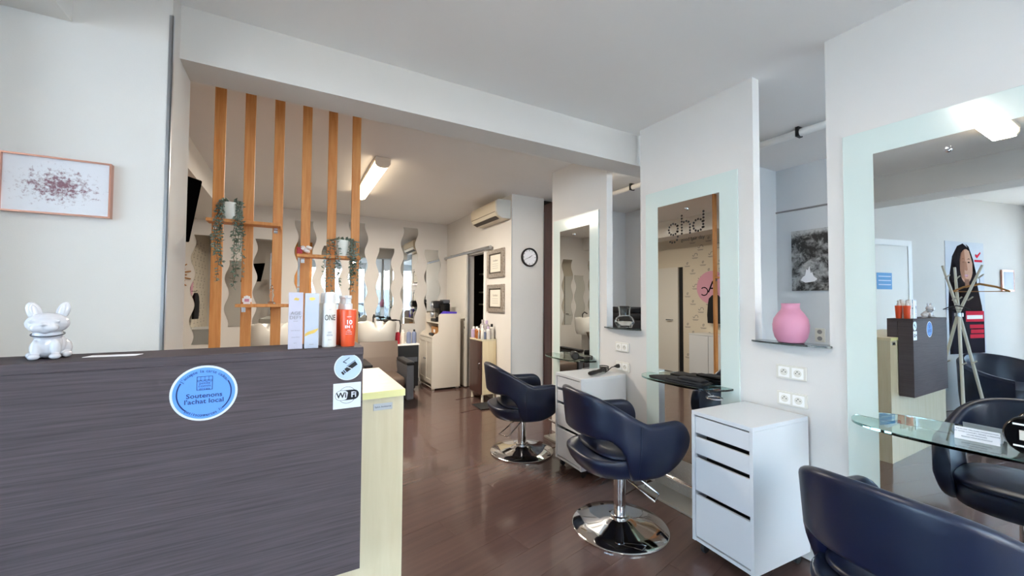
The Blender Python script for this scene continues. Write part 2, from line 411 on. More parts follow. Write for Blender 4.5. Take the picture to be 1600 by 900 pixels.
# closet behind the sliding door, dark store behind the pillar
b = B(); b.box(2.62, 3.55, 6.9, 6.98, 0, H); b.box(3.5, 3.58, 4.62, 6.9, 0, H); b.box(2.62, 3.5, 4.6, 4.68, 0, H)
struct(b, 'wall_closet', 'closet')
t = thing('closet_shelves', 'dark closet shelves with boxes seen through the half open doorway', 'shelving', (3.2, 5.9, 0))
for z in (.45, .9, 1.3, 1.52, 1.85): B().box(-.2, .3, -.5, .75, z, z + .025).build('shelf', 'pale_wood', t)
for i, (y, z, s, mm) in enumerate(((-.3, .925, .16, 'red'), (.05, .925, .2, 'closet_wood'), (.3, 1.325, .12, 'grey_bottle'), (-.2, 1.545, .16, 'black'), (.2, 1.545, .2, 'closet_wood'), (.1, 1.875, .2, 'black'), (-.2, 1.325, .14, 'black'), (.45, .475, .3, 'closet_wood'))):
    B().box(-.1, .1, y - s / 2, y + s / 2, z, z + s * .9, .004).build('stored_box', mm, t)
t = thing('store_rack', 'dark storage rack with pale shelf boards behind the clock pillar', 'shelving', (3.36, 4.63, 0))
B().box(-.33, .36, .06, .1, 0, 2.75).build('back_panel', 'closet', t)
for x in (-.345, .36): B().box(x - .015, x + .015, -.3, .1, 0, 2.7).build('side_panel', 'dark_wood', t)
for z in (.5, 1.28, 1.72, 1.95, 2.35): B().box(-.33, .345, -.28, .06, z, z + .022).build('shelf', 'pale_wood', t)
b = B(); b.box(-.30, -.05, -.2, 0, 1.972, 2.2, .01); b.box(0, .2, -.2, 0, 1.742, 1.92, .01); b.build('stored_box', 'closet_wood', t)
tag(B().loft([[(3.0 + .03 * k + .012 * math.sin(3 * j + k), 4.26 + .02 * math.sin(2 * j + k * 2), z) for k in range(6)] + [(3.0 + .03 * k, 4.31 + .02 * math.cos(j + k), z) for k in range(5, -1, -1)] for j, z in enumerate((.0, .3, .6, .9, 1.15))]).build('hanging_gown', 'leather_grey', smooth=True), 'pale grey gown hanging beside the dark storage rack', 'gown')

# shop front behind the camera, and the street outside
b = B(); b.box(-4.42, 4.7, -2.26, -2.16, 2.55, H); b.box(-4.42, 4.7, -2.26, -2.16, 0, .32)
b.box(-4.37, .3, -2.25, -2.17, .32, 2.55)  # closed bay, unseen, added to keep daylight off the left wall
for x in (-4.37, -3.2, .5, 1.1, 2.46, 4.55): b.box(x - .035, x + .035, -2.25, -2.17, .32, 2.55)
struct(b, 'wall_front', 'trim_white')
b = B(); b.box(.3, 4.5, -2.212, -2.206, .32, 2.55); o = struct(b, 'window_1', 'window_glass')
struct(B().box(-16, 14, -16, -2.3, -.32, -.2), 'street', 'asphalt'); struct(B().box(-16, -4.45, -2.3, 9, -.32, -.2), 'street_side', 'asphalt')
def facade(name, label, x0, x1, h, m_):
    t = thing(name, label, 'building', ((x0 + x1) / 2, -15, -.2)); wd = x1 - x0
    B().box(-wd / 2, wd / 2, -1, 0, 0, h).build('wall', m_, t)
    for zz in (3.4, 6.0):
        for k in range(3):
            x = -wd / 2 + wd * (k + .5) / 3
            f = B().box(x - .55, x + .55, 0, .08, zz, zz + 1.6).build('window_frame', 'trim_white', t); B().box(x - .47, x + .47, .08, .09, zz + .08, zz + 1.52).build('pane', 'facade_glass', f)
    B().box(-wd / 2 + .3, wd / 2 - .3, 0, .15, .3, 2.3).build('shop_window', 'facade_glass', t)
    return t
t = facade('street_building', 'cream building with a red shop band across the street', -11, -2.2, 7.5, 'facade'); B().box(-4, 4, 0, .25, 2.35, 2.95).build('shop_band', 'red', t)
t = facade('street_building', 'white building with grey shop windows across the street', -2.0, 9, 7.0, 'facade_white')
def car(x, label, m_):
    t = thing('parked_car', label, 'car', (x, -6.0, -.2), group='cars parked outside')
    prof = [(-2.0, .35), (-2.0, .8), (-1.5, .92), (-.95, 1.42), (.65, 1.42), (1.3, .98), (1.95, .85), (2.05, .4)]
    B().prism(prof, (0, -.8, 0), X, Z, -1.6).build('body', m_, t)
    for s in (-.82, .81): B().prism([(-1.3, .96), (-.88, 1.34), (.55, 1.34), (1.05, .98)], (0, s, 0), X, Z, -.01).build('side_window', 'facade_glass', t)
    for wx in (-1.3, 1.3):
        for s in (-.8, .62): B().lathe([(.32, 0), (.32, .18)], 20, (wx, s, .32), 'y').build('wheel', 'rubber', t, True)
car(-3.0, 'white parked car outside the shop window on the left', 'car_paint'); car(2.2, 'grey parked car outside the shop window on the right', 'steel')

# ------------------------------------------------------------------ ceiling lights (each lamp's own light is its tube)
def ceil_light(label, loc, ln, rotz, watts, tint=(1, .90, .76)):
    t = thing('ceiling_light', label, 'ceiling light', loc, rotz, 'fluorescent ceiling lights')
    B().box(-.075, .075, -ln / 2, ln / 2, .045, .08, .006).build('housing', 'tube_housing', t)
    prof = [(-.068, .045), (-.068, .02), (-.05, -.004), (-.02, -.014), (.02, -.014), (.05, -.004), (.068, .02), (.068, .045)]
    B().prism(prof, (0, ln / 2 - .03, 0), X, Z, ln - .06).build('diffuser', 'tube_light', t, True)
    al = bpy.data.lights.new('tube_lamp', 'AREA'); al.shape = 'RECTANGLE'; al.size = .12; al.size_y = ln - .08; al.energy = watts; al.color = tint
    ao = bpy.data.objects.new('tube_lamp', al); C.objects.link(ao); ao.parent = t; ao.location = (0, 0, -.0165)
    for s in (-1, 1): B().prism([(u * 1.06, v if v > .03 else v * 1.05 - .002) for u, v in prof], (0, s * (ln / 2 - .015) + .015, 0), X, Z, .03).build('end_cap', 'tube_housing', t)
    return t
ceil_light('lit fluorescent tube on the back room ceiling beyond the slats', (.755, 4.72, 2.71), 1.5, 0, 56)
ceil_light('lit fluorescent tube on the front ceiling above the entrance side', (.55, .81, 2.71), 1.15, PI / 2, 7, (1, .97, .92))
ceil_light('added unseen fill tube on the rear side room ceiling behind the wall panels', (2.77, 3.30, 2.71), .6, 0, 4)  # unseen fill lamp, added to brighten the view through the far niche

# ------------------------------------------------------------------ reception desk
DX0, DX1, DY, DT = -.655, .198, 1.315, 1.25
t = thing('reception_desk', 'dark grey wood-grain reception desk with pale maple base and stickers', 'desk', (0, 0, 0))
bb = B().box(-1.02, .352, 1.42, 1.90, 0, 1.06).build('base_cabinet', 'maple_pale', t)
B().box(-1.02, .356, 1.416, 1.905, 1.06, 1.083).build('base_top', 'maple', t)
B().box(-1.02, .356, 1.413, 1.416, 1.06, 1.083).build('edge_band', 'lime_edge', t)
dk = B().box(DX0, DX1, DY, 1.413, .569, 1.226).build('front_panel', 'dark_laminate', t)
B().box(DX0, DX1, 1.416, 1.487, 1.083, 1.226).build('rear_upstand', 'dark_laminate', t)
B().box(DX0, DX1 + .001, DY - .002, 1.487, 1.226, DT, .0015, 1).build('counter_top', 'dark_laminate', t)
pl = B().box(.249, .313, 1.4165, 1.42, 1.018, 1.041, .001).build('name_plate', 'alu', t)
text('plate_text', 'Salon Ambiance', .0085, (.281, 1.4162, 1.0295), X, Z, 'ink', pl)
# blue round gift-card sticker
o = Vector((-.1975, DY - .0002, 1.1495)); r = .0722
st = B().prism(circ(r, 56), o, X, Z, .0004).build('gift_card_sticker', 'sticker_white', t); tag(st, 'round blue sticker with white rim and navy French lettering')
o1 = o + Vector((0, -.0005, 0)); B().prism(circ(r * .925, 56), o1, X, Z, .0002).build('blue_disc', 'sticker_blue', st)
o2 = o + Vector((0, -.0009, 0)); b = B()
ringseg(b, r * .78, r * .82, math.radians(150), math.radians(228), o2, X, Z, .0002); ringseg(b, r * .78, r * .82, math.radians(-48), math.radians(30), o2, X, Z, .0002)
q0, q1, zz0, zz1, lw = -.017, .017, .008, .044, .0012      # little shop front
for a in ((q0, q1, zz0, zz0 + lw), (q0, q1, zz1 - lw, zz1), (q0, q0 + lw, zz0, zz1), (q1 - lw, q1, zz0, zz1), (q0, q1, .0335, .0345)):
    b.prism([(a[0], a[2]), (a[1], a[2]), (a[1], a[3]), (a[0], a[3])], o2, X, Z, .0002)
for k in range(4):
    cx = q0 + (k + .5) * (q1 - q0) / 4
    A = [PI + PI * i / 8 for i in range(9)]
    b.strip([(cx + .0042 * math.cos(a), .034 + .0042 * math.sin(a)) for a in A], [(cx + .0032 * math.cos(a), .034 + .0032 * math.sin(a)) for a in A], o2, X, Z, .0002)
    if k: b.prism([(cx - .0047, .034), (cx - .0039, .034), (cx - .0039, zz1), (cx - .0047, zz1)], o2, X, Z, .0002)
b.build('navy_drawing', 'sticker_navy', st)
for i, s in enumerate(('petits', 'comm', 'erces')): text('sticker_text', s, .0092, o2 + Vector((0, 0, .0262 - i * .0074)), X, Z, 'sticker_navy', st, sx=1.15)
text('sticker_text', 'Soutenons', .0165, o2 + Vector((0, 0, -.0065)), X, Z, 'sticker_navy', st, bold=.0002, sx=1.1)
text('sticker_text', "l'achat local", .0165, o2 + Vector((0, 0, -.0215)), X, Z, 'sticker_navy', st, bold=.0002, sx=1.1)
def arc_text(s, size, rad, a_mid, step, flip):
    n = len(s)
    for i, ch in enumerate(s):
        if ch == ' ': continue
        k = i - (n - 1) / 2
        a = a_mid - k * step if not flip else a_mid + k * step
        rd = Vector((math.cos(a), 0, math.sin(a))); tg = Vector((math.sin(a), 0, -math.cos(a))) if not flip else Vector((-math.sin(a), 0, math.cos(a)))
        up = rd if not flip else -rd
        text('sticker_text', ch, size, o2 + rd * rad, tg, up, 'sticker_navy', st)
arc_text("J'accepte la carte cadeau", .0112, r * .80, PI / 2, math.radians(4.7), False)
arc_text('petitscommerces.fr', .0112, r * .80, -PI / 2, math.radians(4.7), True)
# camera sticker
o = Vector((.155, DY - .0002, 1.190)); st = B().prism(circ(.040, 40), o, X, Z, .0004).build('camera_sticker', 'sticker_white', t); tag(st, 'round pale sticker with a surveillance camera symbol')
B().prism(circ(.0375, 40), o + Vector((0, -.0005, 0)), X, Z, .0002).build('pale_disc', 'sticker_pale', st)
b = B(); o2 = o + Vector((0, -.0009, 0)); ca, sa = math.cos(.62), math.sin(.62)
def rp(u, v): return (u * ca - v * sa, u * sa + v * ca)
for x0, x1, y0, y1 in ((-.012, .026, -.0085, .0045), (-.018, -.0145, -.008, .003), (-.025, -.0195, -.009, .002), (-.002, .028, .006, .0075)):
    b.prism([rp(x0, y0 - .002), rp(x1, y0 - .002), rp(x1, y1 - .002), rp(x0, y1 - .002)], o2, X, Z, .0002)
b.prism([rp(.004, .013), rp(.002, .012), rp(-.003, .022), rp(-.001, .023)], o2, X, Z, .0002); b.prism([rp(-.003, .021), rp(.02, .0205), rp(.02, .0225), rp(-.003, .023)], o2, X, Z, .0002)
b.build('camera_symbol', 'ink_black', st)
B().prism([rp(.0045, -.011), rp(.0065, -.011), rp(-.001, .003), rp(-.003, .003)], o2 + Vector((0, -.0003, 0)), X, Z, .0002).build('white_gap', 'sticker_white', st)
# Wi-Fi sticker
st = B().prism([(.114, 1.065), (.193, 1.065), (.193, 1.142), (.114, 1.142)], (0, DY - .0002, 0), X, Z, .0004).build('wifi_sticker', 'sticker_white', t); tag(st, 'square white sticker with the WiFi badge')
o = Vector((.1535, DY - .0009, 1.105)); b = B()
ringseg(b, .0245, .0255, 0, 2 * PI, o, X, Z, .0002, 40)
def pill(x0, x1, h, n=8): return [(x1 - h + h * math.cos(-PI / 2 + PI * k / n), h * math.sin(-PI / 2 + PI * k / n)) for k in range(n + 1)] + [(x0 + h + h * math.cos(PI / 2 + PI * k / n), h * math.sin(PI / 2 + PI * k / n)) for k in range(n + 1)]
b.prism(pill(-.0345, .034, .0152), o + Vector((0, -.0003, .0)), X, Z, .0002); b.build('badge_outline', 'ink_black', st)
B().prism(pill(-.0335, .004, .0142), o + Vector((0, -.0006, 0)), X, Z, .0002).build('badge_left', 'sticker_white', st)
B().prism([(-.002, -.0142), (.012, -.0142), (.012, .0142), (.003, .0142)], o + Vector((0, -.0009, 0)), X, Z, .0002).build('badge_cut', 'ink_black', st)
text('badge_text', 'Wi', .023, o + Vector((-.0165, -.0014, 0)), X, Z, 'ink_black', st, bold=.0006); text('badge_text', 'Fi', .023, o + Vector((.0185, -.0014, 0)), X, Z, 'sticker_white', st, bold=.0006)

# things on the desk
def remesh(bm_builder, name, material, voxel, parent=None, sm=4):
    o = bm_builder.build(name, material)
    md = o.modifiers.new('r', 'REMESH'); md.mode = 'VOXEL'; md.voxel_size = voxel; md.use_smooth_shade = True
    ms = o.modifiers.new('s', 'SMOOTH'); ms.iterations = sm; ms.factor = .5
    dg = bpy.context.evaluated_depsgraph_get(); me = bpy.data.meshes.new_from_object(o.evaluated_get(dg))
    o.modifiers.clear(); old = o.data; o.data = me; me.name = name; bpy.data.meshes.remove(old)
    if not me.materials: me.materials.append(MATS[material])
    for f in me.polygons: f.use_smooth = True
    if parent is not None: o.parent = parent
    return o
t = thing('dog_figurine', 'glossy white ceramic French bulldog figurine on the desk', 'figurine', (-.520, 1.402, DT), math.radians(9))
b = B()
b.ball((0, .012, .032), .030, (1.0, 1.1, 1.08)); b.ball((0, -.006, .036), .024, (1.05, .9, 1.35)); b.ball((.017, .026, .024), .022, (.9, 1.1, 1.1)); b.ball((-.017, .026, .024), .022, (.9, 1.1, 1.1))
for s in (-1, 1):
    b.ball((s * .016, -.021, .026), .0095, (1, 1, 2.3)); b.ball((s * .017, -.029, .008), .010, (1.05, 1.3, .75)); b.ball((s * .029, .012, .009), .012, (.8, 1.7, .75))
b.ball((0, -.006, .060), .026, (1, .95, .7))
b.ball((0, -.012, .087), .033, (1.14, .95, .80)); b.ball((.010, -.037, .078), .0125, (1.1, .7, .85)); b.ball((-.010, -.037, .078), .0125, (1.1, .7, .85)); b.ball((0, -.044, .0855), .0052, (1.4, .7, .7)); b.ball((0, -.034, .070), .009, (1.2, .8, .7))
for s in (-1, 1): b.ball((s * .0195, -.0375, .0925), .0052, (1.3, .6, .75))
remesh(b, 'body', 'ceramic', .0017, t, 2)
for s in (-1, 1):
    e = B(); out = [(math.cos(a) * .0125, math.sin(a) * .021 + .004) for a in [2 * PI * k / 18 for k in range(18)]]
    e.ball((0, 0, 0), .0135, (.95, .55, 1.75)); ear = e.build('ear', 'ceramic', t, True)
    ear.location = (s * .0235, -.006, .116); ear.rotation_euler = (math.radians(-4), math.radians(s * 16), math.radians(s * -18))
    B().ball((0, -.0055, .001), .0085, (.8, .35, 1.75)).build('inner_ear', 'ceramic', ear, True)
cl = B(); cl.tube([(.0275 * math.cos(a), -.006 + .0265 * math.sin(a), .0605 + .005 * math.sin(a)) for a in [2 * PI * k / 28 for k in range(28)]], .0016, 6, True); cl.build('collar', 'leather_grey', t, True)
b = B(); b.prism([(-.455, 1.386), (-.352, 1.372), (-.345, 1.408), (-.448, 1.422)], (0, 0, DT), X, Y, .0008); tag(b.build('paper_slip', 'paper'), 'narrow white paper slip lying on the desk top', 'paper')
def carton(name, label, x0, x1, h, m_, lines, y0=1.345, y1=1.392):
    t = thing(name, label, 'box', ((x0 + x1) / 2, y0, DT), group='hair product cartons on the desk'); wd = x1 - x0
    B().box(-wd / 2, wd / 2, 0, y1 - y0, 0, h, .0008, 1).build('carton', m_, t)
    for txt, sz, z, mm in lines: text('print', txt, sz, (0, -.0006, z), X, Z, mm, t)
    return t
t1 = carton('product_carton', 'white lilac lettered product carton nearest the slats', -.0085, .0295, .1685, 'carton_lilac', [('AGE', .014, .106, 'ink_grey'), ('DEFY', .014, .093, 'ink_grey'), ('serum', .005, .083, 'ink_grey'), ('soin cheveux', .0045, .055, 'ink_grey'), ('volume 30 ml', .004, .035, 'ink_grey'), ('paris', .004, .018, 'ink_grey')])
B().prism([(-.006, .146), (.006, .144), (.009, .150), (0, .153), (-.004, .151)], (0, -.0002, 0), X, Z, .0003).build('gold_mark', 'gold', t1)
t1 = carton('product_carton', 'pearl white product carton with gold mark beside the lilac one', .0345, .0725, .1665, 'carton_pearl', [('classic', .005, .012, 'ink_grey')])
B().prism([(-.008, .148), (-.002, .144), (.006, .146), (.009, .151), (.003, .154), (-.006, .153)], (0, -.0002, 0), X, Z, .0003).build('gold_mark', 'gold', t1)
B().prism([(-.018, .036), (-.006, .042), (.008, .046), (.018, .056), (.018, .060), (.004, .055), (-.01, .05), (-.018, .044)], (0, -.0002, 0), X, Z, .0003).build('gold_feather', 'gold', t1)
def bottle(name, label, loc, prof, m_, cap=None, capm='pump_white', group=None, cat='bottle', n=28, lines=(), rotz=0):
    t = thing(name, label, cat, loc, rotz, group)
    B().lathe(prof, n).build('bottle_body', m_, t, True, 35)
    if cap: B().lathe(cap, n).build('cap', capm, t, True, 35)
    for txt, sz, z, mm, rr, bold in lines: text('print', txt, sz, (0, -rr, z), X, Z, mm, t, bold=bold, sx=.6)
    return t
wp = [(.0185, 0), (.0205, .002), (.0205, .132), (.0185, .1365)]; wc = [(.0165, .1368), (.0165, .160), (.0145, .168), (.008, .171)]
bottle('shampoo_bottle', 'white bottle lettered ONE with frosted cap on the desk', (.1035, 1.362, DT), wp, 'bottle_white', wc, lines=[('ONE', .0245, .091, 'ink_black', .0212, 0), ('care', .006, .117, 'ink_grey', .0212, 0), ('color', .008, .047, 'blue_grey', .0212, 0), ('extender', .008, .038, 'blue_grey', .0212, 0), ('shampoo', .0045, .024, 'ink_grey', .0212, 0)], group='bottles on the desk')
bottle('shampoo_bottle', 'beige white bottle standing half hidden behind the ONE bottle', (.0965, 1.415, DT), wp, 'bottle_beige', wc, group='bottles on the desk')
op = [(.0195, 0), (.0205, .003), (.0255, .112), (.0245, .1155)]; oc = [(.0125, .1158), (.0125, .134), (.0085, .136), (.0085, .150), (.0105, .151), (.0105, .161)]
def orange_bottle(label, loc):
    t = bottle('spray_bottle', label, loc, op, 'orange', oc, group='bottles on the desk')
    B().box(-.006, .006, -.022, .004, .152, .160, .002).build('nozzle', 'pump_white', t)
    return t
t1 = orange_bottle('orange spray bottle lettered 10 EN 1 on the desk corner', (.158, 1.362, DT))
for txt, sz, z, bo in (('10', .019, .076, .0005), ('EN 1', .0115, .062, .0004), ('soin', .006, .052, 0), ('10 bienfaits', .004, .046, 0), ('sans rincage', .004, .040, 0), ('expert', .005, .094, 0)): text('print', txt, sz, (0, -.0205 - .0052 * z / .112 - .0008, z), X, Z, 'paper', t1, bold=bo)
orange_bottle('orange spray bottle standing behind the front orange bottle', (.147, 1.42, DT))

# ------------------------------------------------------------------ oak slat screen with shelves
t = thing('slat_screen', 'tall screen of six orange oak slats with three small shelves', 'room divider', (0, 3.02, 0))
for x in (-.412, -.2545, -.092, .071, .2315, .387): B().box(x - .0285, x + .0285, -.012, .012, 0, H - .001, .002, 1).build('slat', 'oak', t)
for x0, x1, z in ((-.455, -.072, 1.858), (.022, .412, 1.672), (-.302, .085, 1.345)):
    sh = B().box(x0, x1, -.115, -.0125, z, z + .020, .002, 1).build('shelf', 'oak', t)
    for x in ((x0 + .035), (x1 - .03)):
        br = B(); br.box(x - .011, x + .011, -.0165, -.0125, z - .032, z); br.box(x - .011, x + .011, -.035, -.0165, z - .004, z); br.box(x - .0035, x + .0035, -.018, -.0165, z - .032, z)
        br.build('bracket', 'chrome', sh)
def trailing_plant(label, loc, r, h, strands, ln, seed, spread):
    random.seed(seed)
    t = thing('potted_plant', label, 'potted plant', loc, group='trailing plants on the slat shelves')
    B().lathe([(r * .82, 0), (r * .86, .004), (r, h * .96), (r, h), (r * .9, h), (r * .86, h * .85)], 24).build('pot', 'pot_white', t, True)
    B().lathe([(r * .88, h * .84), (.001, h * .88)], 16, cap=False).build('soil', 'stem', t)
    f, s = B(), B()
    for k in range(strands):
        a = (random.uniform(PI * 1.02, PI * 1.98) if k % 3 == 0 else random.choice((random.uniform(PI * 1.0, PI * 1.28), random.uniform(PI * 1.72, PI * 2)))) if spread < .5 or k % 2 else random.choice((PI, 0)) + random.uniform(-.5, .15) * (1 if k % 4 else -1)
        L_ = ln * random.uniform(.35, 1.0); out = r * (1.12 + spread * random.random()); n = int(L_ / .02) + 1
        pts = [Vector((r * .5 * math.cos(a), r * .5 * math.sin(a), h * .92)), Vector((r * .95 * math.cos(a), r * .95 * math.sin(a), h * 1.12)), Vector((out * math.cos(a), out * math.sin(a), h * .98))]
        x, y = out * math.cos(a), out * math.sin(a)
        for i in range(n):
            x += random.uniform(-.006, .006); pts.append(Vector((x, min(y, -r * .4) if y < 0 else y, h * .98 - .02 * (i + 1))))
        pts = [Vector((q.x, min(q.y, -.073) if q.z < .02 else q.y, q.z)) for q in pts]
        for q in pts[1:]:
            for c_ in range(2): f.leaf(q, (random.uniform(-1, 1), random.uniform(-1, .3), random.uniform(-.8, .3)), random.uniform(.014, .026), .55)
        s.tube(pts, .0012, 3)
    for k in range(12):
        a = random.uniform(0, 2 * PI); p = Vector((r * .7 * math.cos(a) * random.random(), r * .7 * math.sin(a), h * .95))
        f.leaf(p, (math.cos(a), math.sin(a), random.uniform(.3, 1.6)), random.uniform(.03, .05), .5)
    fo = f.build('foliage', 'leaf', t); fo['kind'] = 'stuff'; s.build('stems', 'stem', t)
    return t
trailing_plant('white pot with long trailing grey-green plant on the highest shelf', (-.338, 2.948, 1.878), .047, .105, 17, .52, 3, .12)
trailing_plant('white pot with short trailing plant on the middle shelf', (.300, 2.948, 1.692), .044, .11, 18, .34, 5, 1.1)
# small things on the shelves
t = thing('flower_ornament', 'small cream and red flower ornament on the middle shelf end', 'ornament', (.065, 2.95, 1.692))
b = B()
for k in range(9): b.ball((random.uniform(-.03, .04), random.uniform(-.02, .02), random.uniform(.01, .05)), .013, (1.1, 1, .8), 8, 6)
b.build('petals', 'paper', t, True); B().box(-.045, -.012, -.02, .02, 0, .045, .004).build('red_side', 'red', t)
t = thing('house_ornament', 'tiny pink and white house-shaped card on the lowest shelf', 'ornament', (-.245, 2.945, 1.365))
B().prism([(-.018, 0), (.018, 0), (.018, .012), (.024, .012), (.024, .036), (.016, .036), (.016, .048), (.006, .048), (.006, .052), (-.006, .052), (-.006, .048), (-.016, .048), (-.016, .036), (-.024, .036), (-.024, .012), (-.018, .012)], (0, .006, 0), X, Z, .012).build('card', 'paper', t)
B().prism([(-.012, .014), (.012, .014), (.012, .032), (-.012, .032)], (0, -.006, 0), X, Z, .002).build('pink_panel', 'pink', t)
t = thing('glass_figure', 'clear glass statuette on the lowest slat shelf', 'figurine', (-.114, 2.945, 1.365))
B().lathe([(.022, 0), (.022, .01), (.012, .014), (.009, .03), (.015, .055), (.009, .075), (.013, .09), (.006, .1), (.008, .112), (.001, .122)], 16).build('figure', 'clear_glass', t, True)

# ------------------------------------------------------------------ styling stations: mirrors, shelves, sockets
def styling_mirror(label, y0, y1, z0=.26, cut=0):
    t = thing('styling_mirror', label, 'mirror', (W, (y0 + y1) / 2, 0), group='frosted frame mirrors on the white panels'); hw = (y1 - y0) / 2; f = .122
    B().box(-.012, -.001, -hw, hw, z0, 2.242, .001, 1).build('frosted_panel', 'frosted', t)
    B().box(-.0138, -.012, -hw + f, hw - f, z0, 2.118).build('mirror_glass', 'mirror', t)
    for zz in (2.06,):
        s = B().lathe([(.013, -.0255), (.013, -.021), (.009, -.0138)], 20, (0, 0, zz), 'x').build('mirror_stud', 'chrome', t, True); B().lathe([(.005, -.029), (.007, -.0255)], 12, (0, 0, zz), 'x').build('stud_cap', 'steel', s, True)
    return t
m1 = styling_mirror('tall mirror with frosted border on the farthest white panel', 2.79, 3.505)
m2 = styling_mirror('tall mirror with frosted border and dotted black letters', 1.484, 2.229)
m3 = styling_mirror('tall mirror with frosted border nearest the camera, reflecting the desk', .19, .934)
# dotted lettering on the middle mirror: x runs to the right (towards -Y)
def dots(pts, o, rad, b):
    for u, v in pts: b.prism(circ(rad, 10, cx=u, cy=v), o, (0, -1, 0), Z, .0006)
b = B(); og = Vector((-.0140, .150, 1.885)); sc = .0098
g = [(4 * math.cos(a) + 4, 4.2 * math.sin(a) + 4.2) for a in [2 * PI * k / 12 for k in range(12)]] + [(8, -1.8), (7.2, -4.2), (5.2, -5.6), (3, -5.8), (1.2, -5)] + [(8, 2), (8, 6.4)]
hh = [(11.5, v) for v in (0, 2.2, 4.4, 6.6, 8.8, 11, 13.2)] + [(13.2, 8.2), (15.4, 8.7), (17.3, 7.8), (18.4, 5.8), (18.4, 3.6), (18.4, 1.4), (18.4, -.4)]
dd = [(4 * math.cos(a) + 25, 4.2 * math.sin(a) + 4.2) for a in [2 * PI * k / 12 for k in range(12)]] + [(29.2, v) for v in (2.2, 6.4, 8.8, 11, 13.2)]
dots([(u * sc, v * sc) for u, v in g + hh + dd], og, .0082, b); b.build('dotted_letters', 'ink_black', m2)
text('small_letters', 'good hair day', .034, (-.0145, -.05, 1.838), (0, -1, 0), Z, 'ink_black', m2)
def glass_shelf(label, yc, z=.83):
    t = thing('glass_shelf', label, 'shelf', (W - .0145, yc, z), group='bowed glass shelves under the mirrors')
    out = []; n = 40; a_, b_ = .215, .335
    for k in range(n + 1):
        th = PI * k / n; cx, sx = math.cos(th), math.sin(th); e = 2 / 2.7
        out.append((-a_ * abs(sx) ** e, b_ * math.copysign(abs(cx) ** e, cx)))
    B().prism(out, (0, 0, 0), X, Y, .012).build('glass_plate', 'glass', t)
    for s in (-.2, .2): B().box(-.07, -.0005, s - .008, s + .008, -.013, -.0005, .002).build('bracket', 'steel', t)
    return t
glass_shelf('bowed glass shelf under the farthest mirror', 3.148); glass_shelf('bowed glass shelf under the lettered mirror, holding a folded cape', 1.857); glass_shelf('bowed glass shelf under the nearest mirror, holding a small card', .562)
def niche_shelf(label, y0, y1, m_):
    t = thing('niche_shelf', label, 'shelf', (W, (y0 + y1) / 2, 1.1555), group='smoked glass sills of the niches'); hw = (y1 - y0) / 2
    out = [(.075, -hw + .002), (.075, hw - .002), (0, hw - .002)] + [(-.055 * math.sin(PI * k / 16) - .012, (hw + .015) * math.cos(PI * k / 16)) for k in range(17)] + [(0, -hw + .002)]
    B().prism(out, (0, 0, 0), X, Y, .010).build('glass_plate', m_, t)
    return t
mat('smoke_glass', '5d6a6c', 0.05, trans=0.6)
niche_shelf('smoked glass sill shelf carrying the pink vase', P3, P2a, 'smoke_glass'); niche_shelf('smoked glass sill shelf carrying the clear glass vase', P2b, P1a, 'smoke_glass')
ZS = 1.1655
t = thing('pink_vase', 'matt pink bulbous vase in the niche', 'vase', (W + .005, 1.196, ZS))
B().lathe([(.05, 0), (.062, .003), (.078, .03), (.086, .065), (.088, .10), (.082, .135), (.062, .168), (.046, .188), (.043, .205), (.046, .222), (.041, .222), (.037, .205), (.05, .17), (.04, .05), (.001, .02)], 40).build('vase_body', 'pink', t, True)
t = thing('glass_vase', 'clear glass vase with round belly in the far niche', 'vase', (W + .005, 2.480, ZS))
B().lathe([(.045, 0), (.06, .006), (.083, .05), (.07, .085), (.045, .105), (.048, .15), (.055, .185), (.05, .185), (.042, .15), (.04, .107), (.064, .084), (.075, .05), (.05, .014), (.001, .012)], 32).build('vase_body', 'clear_glass', t, True)
def socket(label, yc, zc, frame=(W - .0005, -1, 0)):
    t = thing('double_socket', label, 'socket', (W - .0005, yc, zc), group='double wall sockets')
    B().box(-.011, 0, -.0775, .0775, -.038, .038, .003).build('cover_plate', 'socket_plastic', t)
    for s in (-.035, .035):
        g = B(); g.box(-.0135, -.011, s - .029, s + .029, -.029, .029, .001); r_ = g.build('insert', 'white_plastic', t)
        B().lathe([(.020, -.0142), (.020, -.0136)], 20, (0, s, 0), 'x').build('well', 'socket_plastic', r_)
        d = B()
        for u in (-.009, .009): d.lathe([(.0028, -.0148), (.0028, -.0142)], 8, (0, s + u, 0), 'x')
        d.lathe([(.0024, -.02), (.0024, -.0142)], 8, (0, s, .010), 'x'); d.build('pin_holes', 'dark_hole', r_)
    return t
socket('upper double socket under the pink vase', 1.192, .998); socket('lower double socket under the pink vase', 1.190, .848)
socket('upper double socket under the clear glass vase', 2.498, 1.002); socket('lower double socket under the clear glass vase, with a plug in it', 2.495, .838)

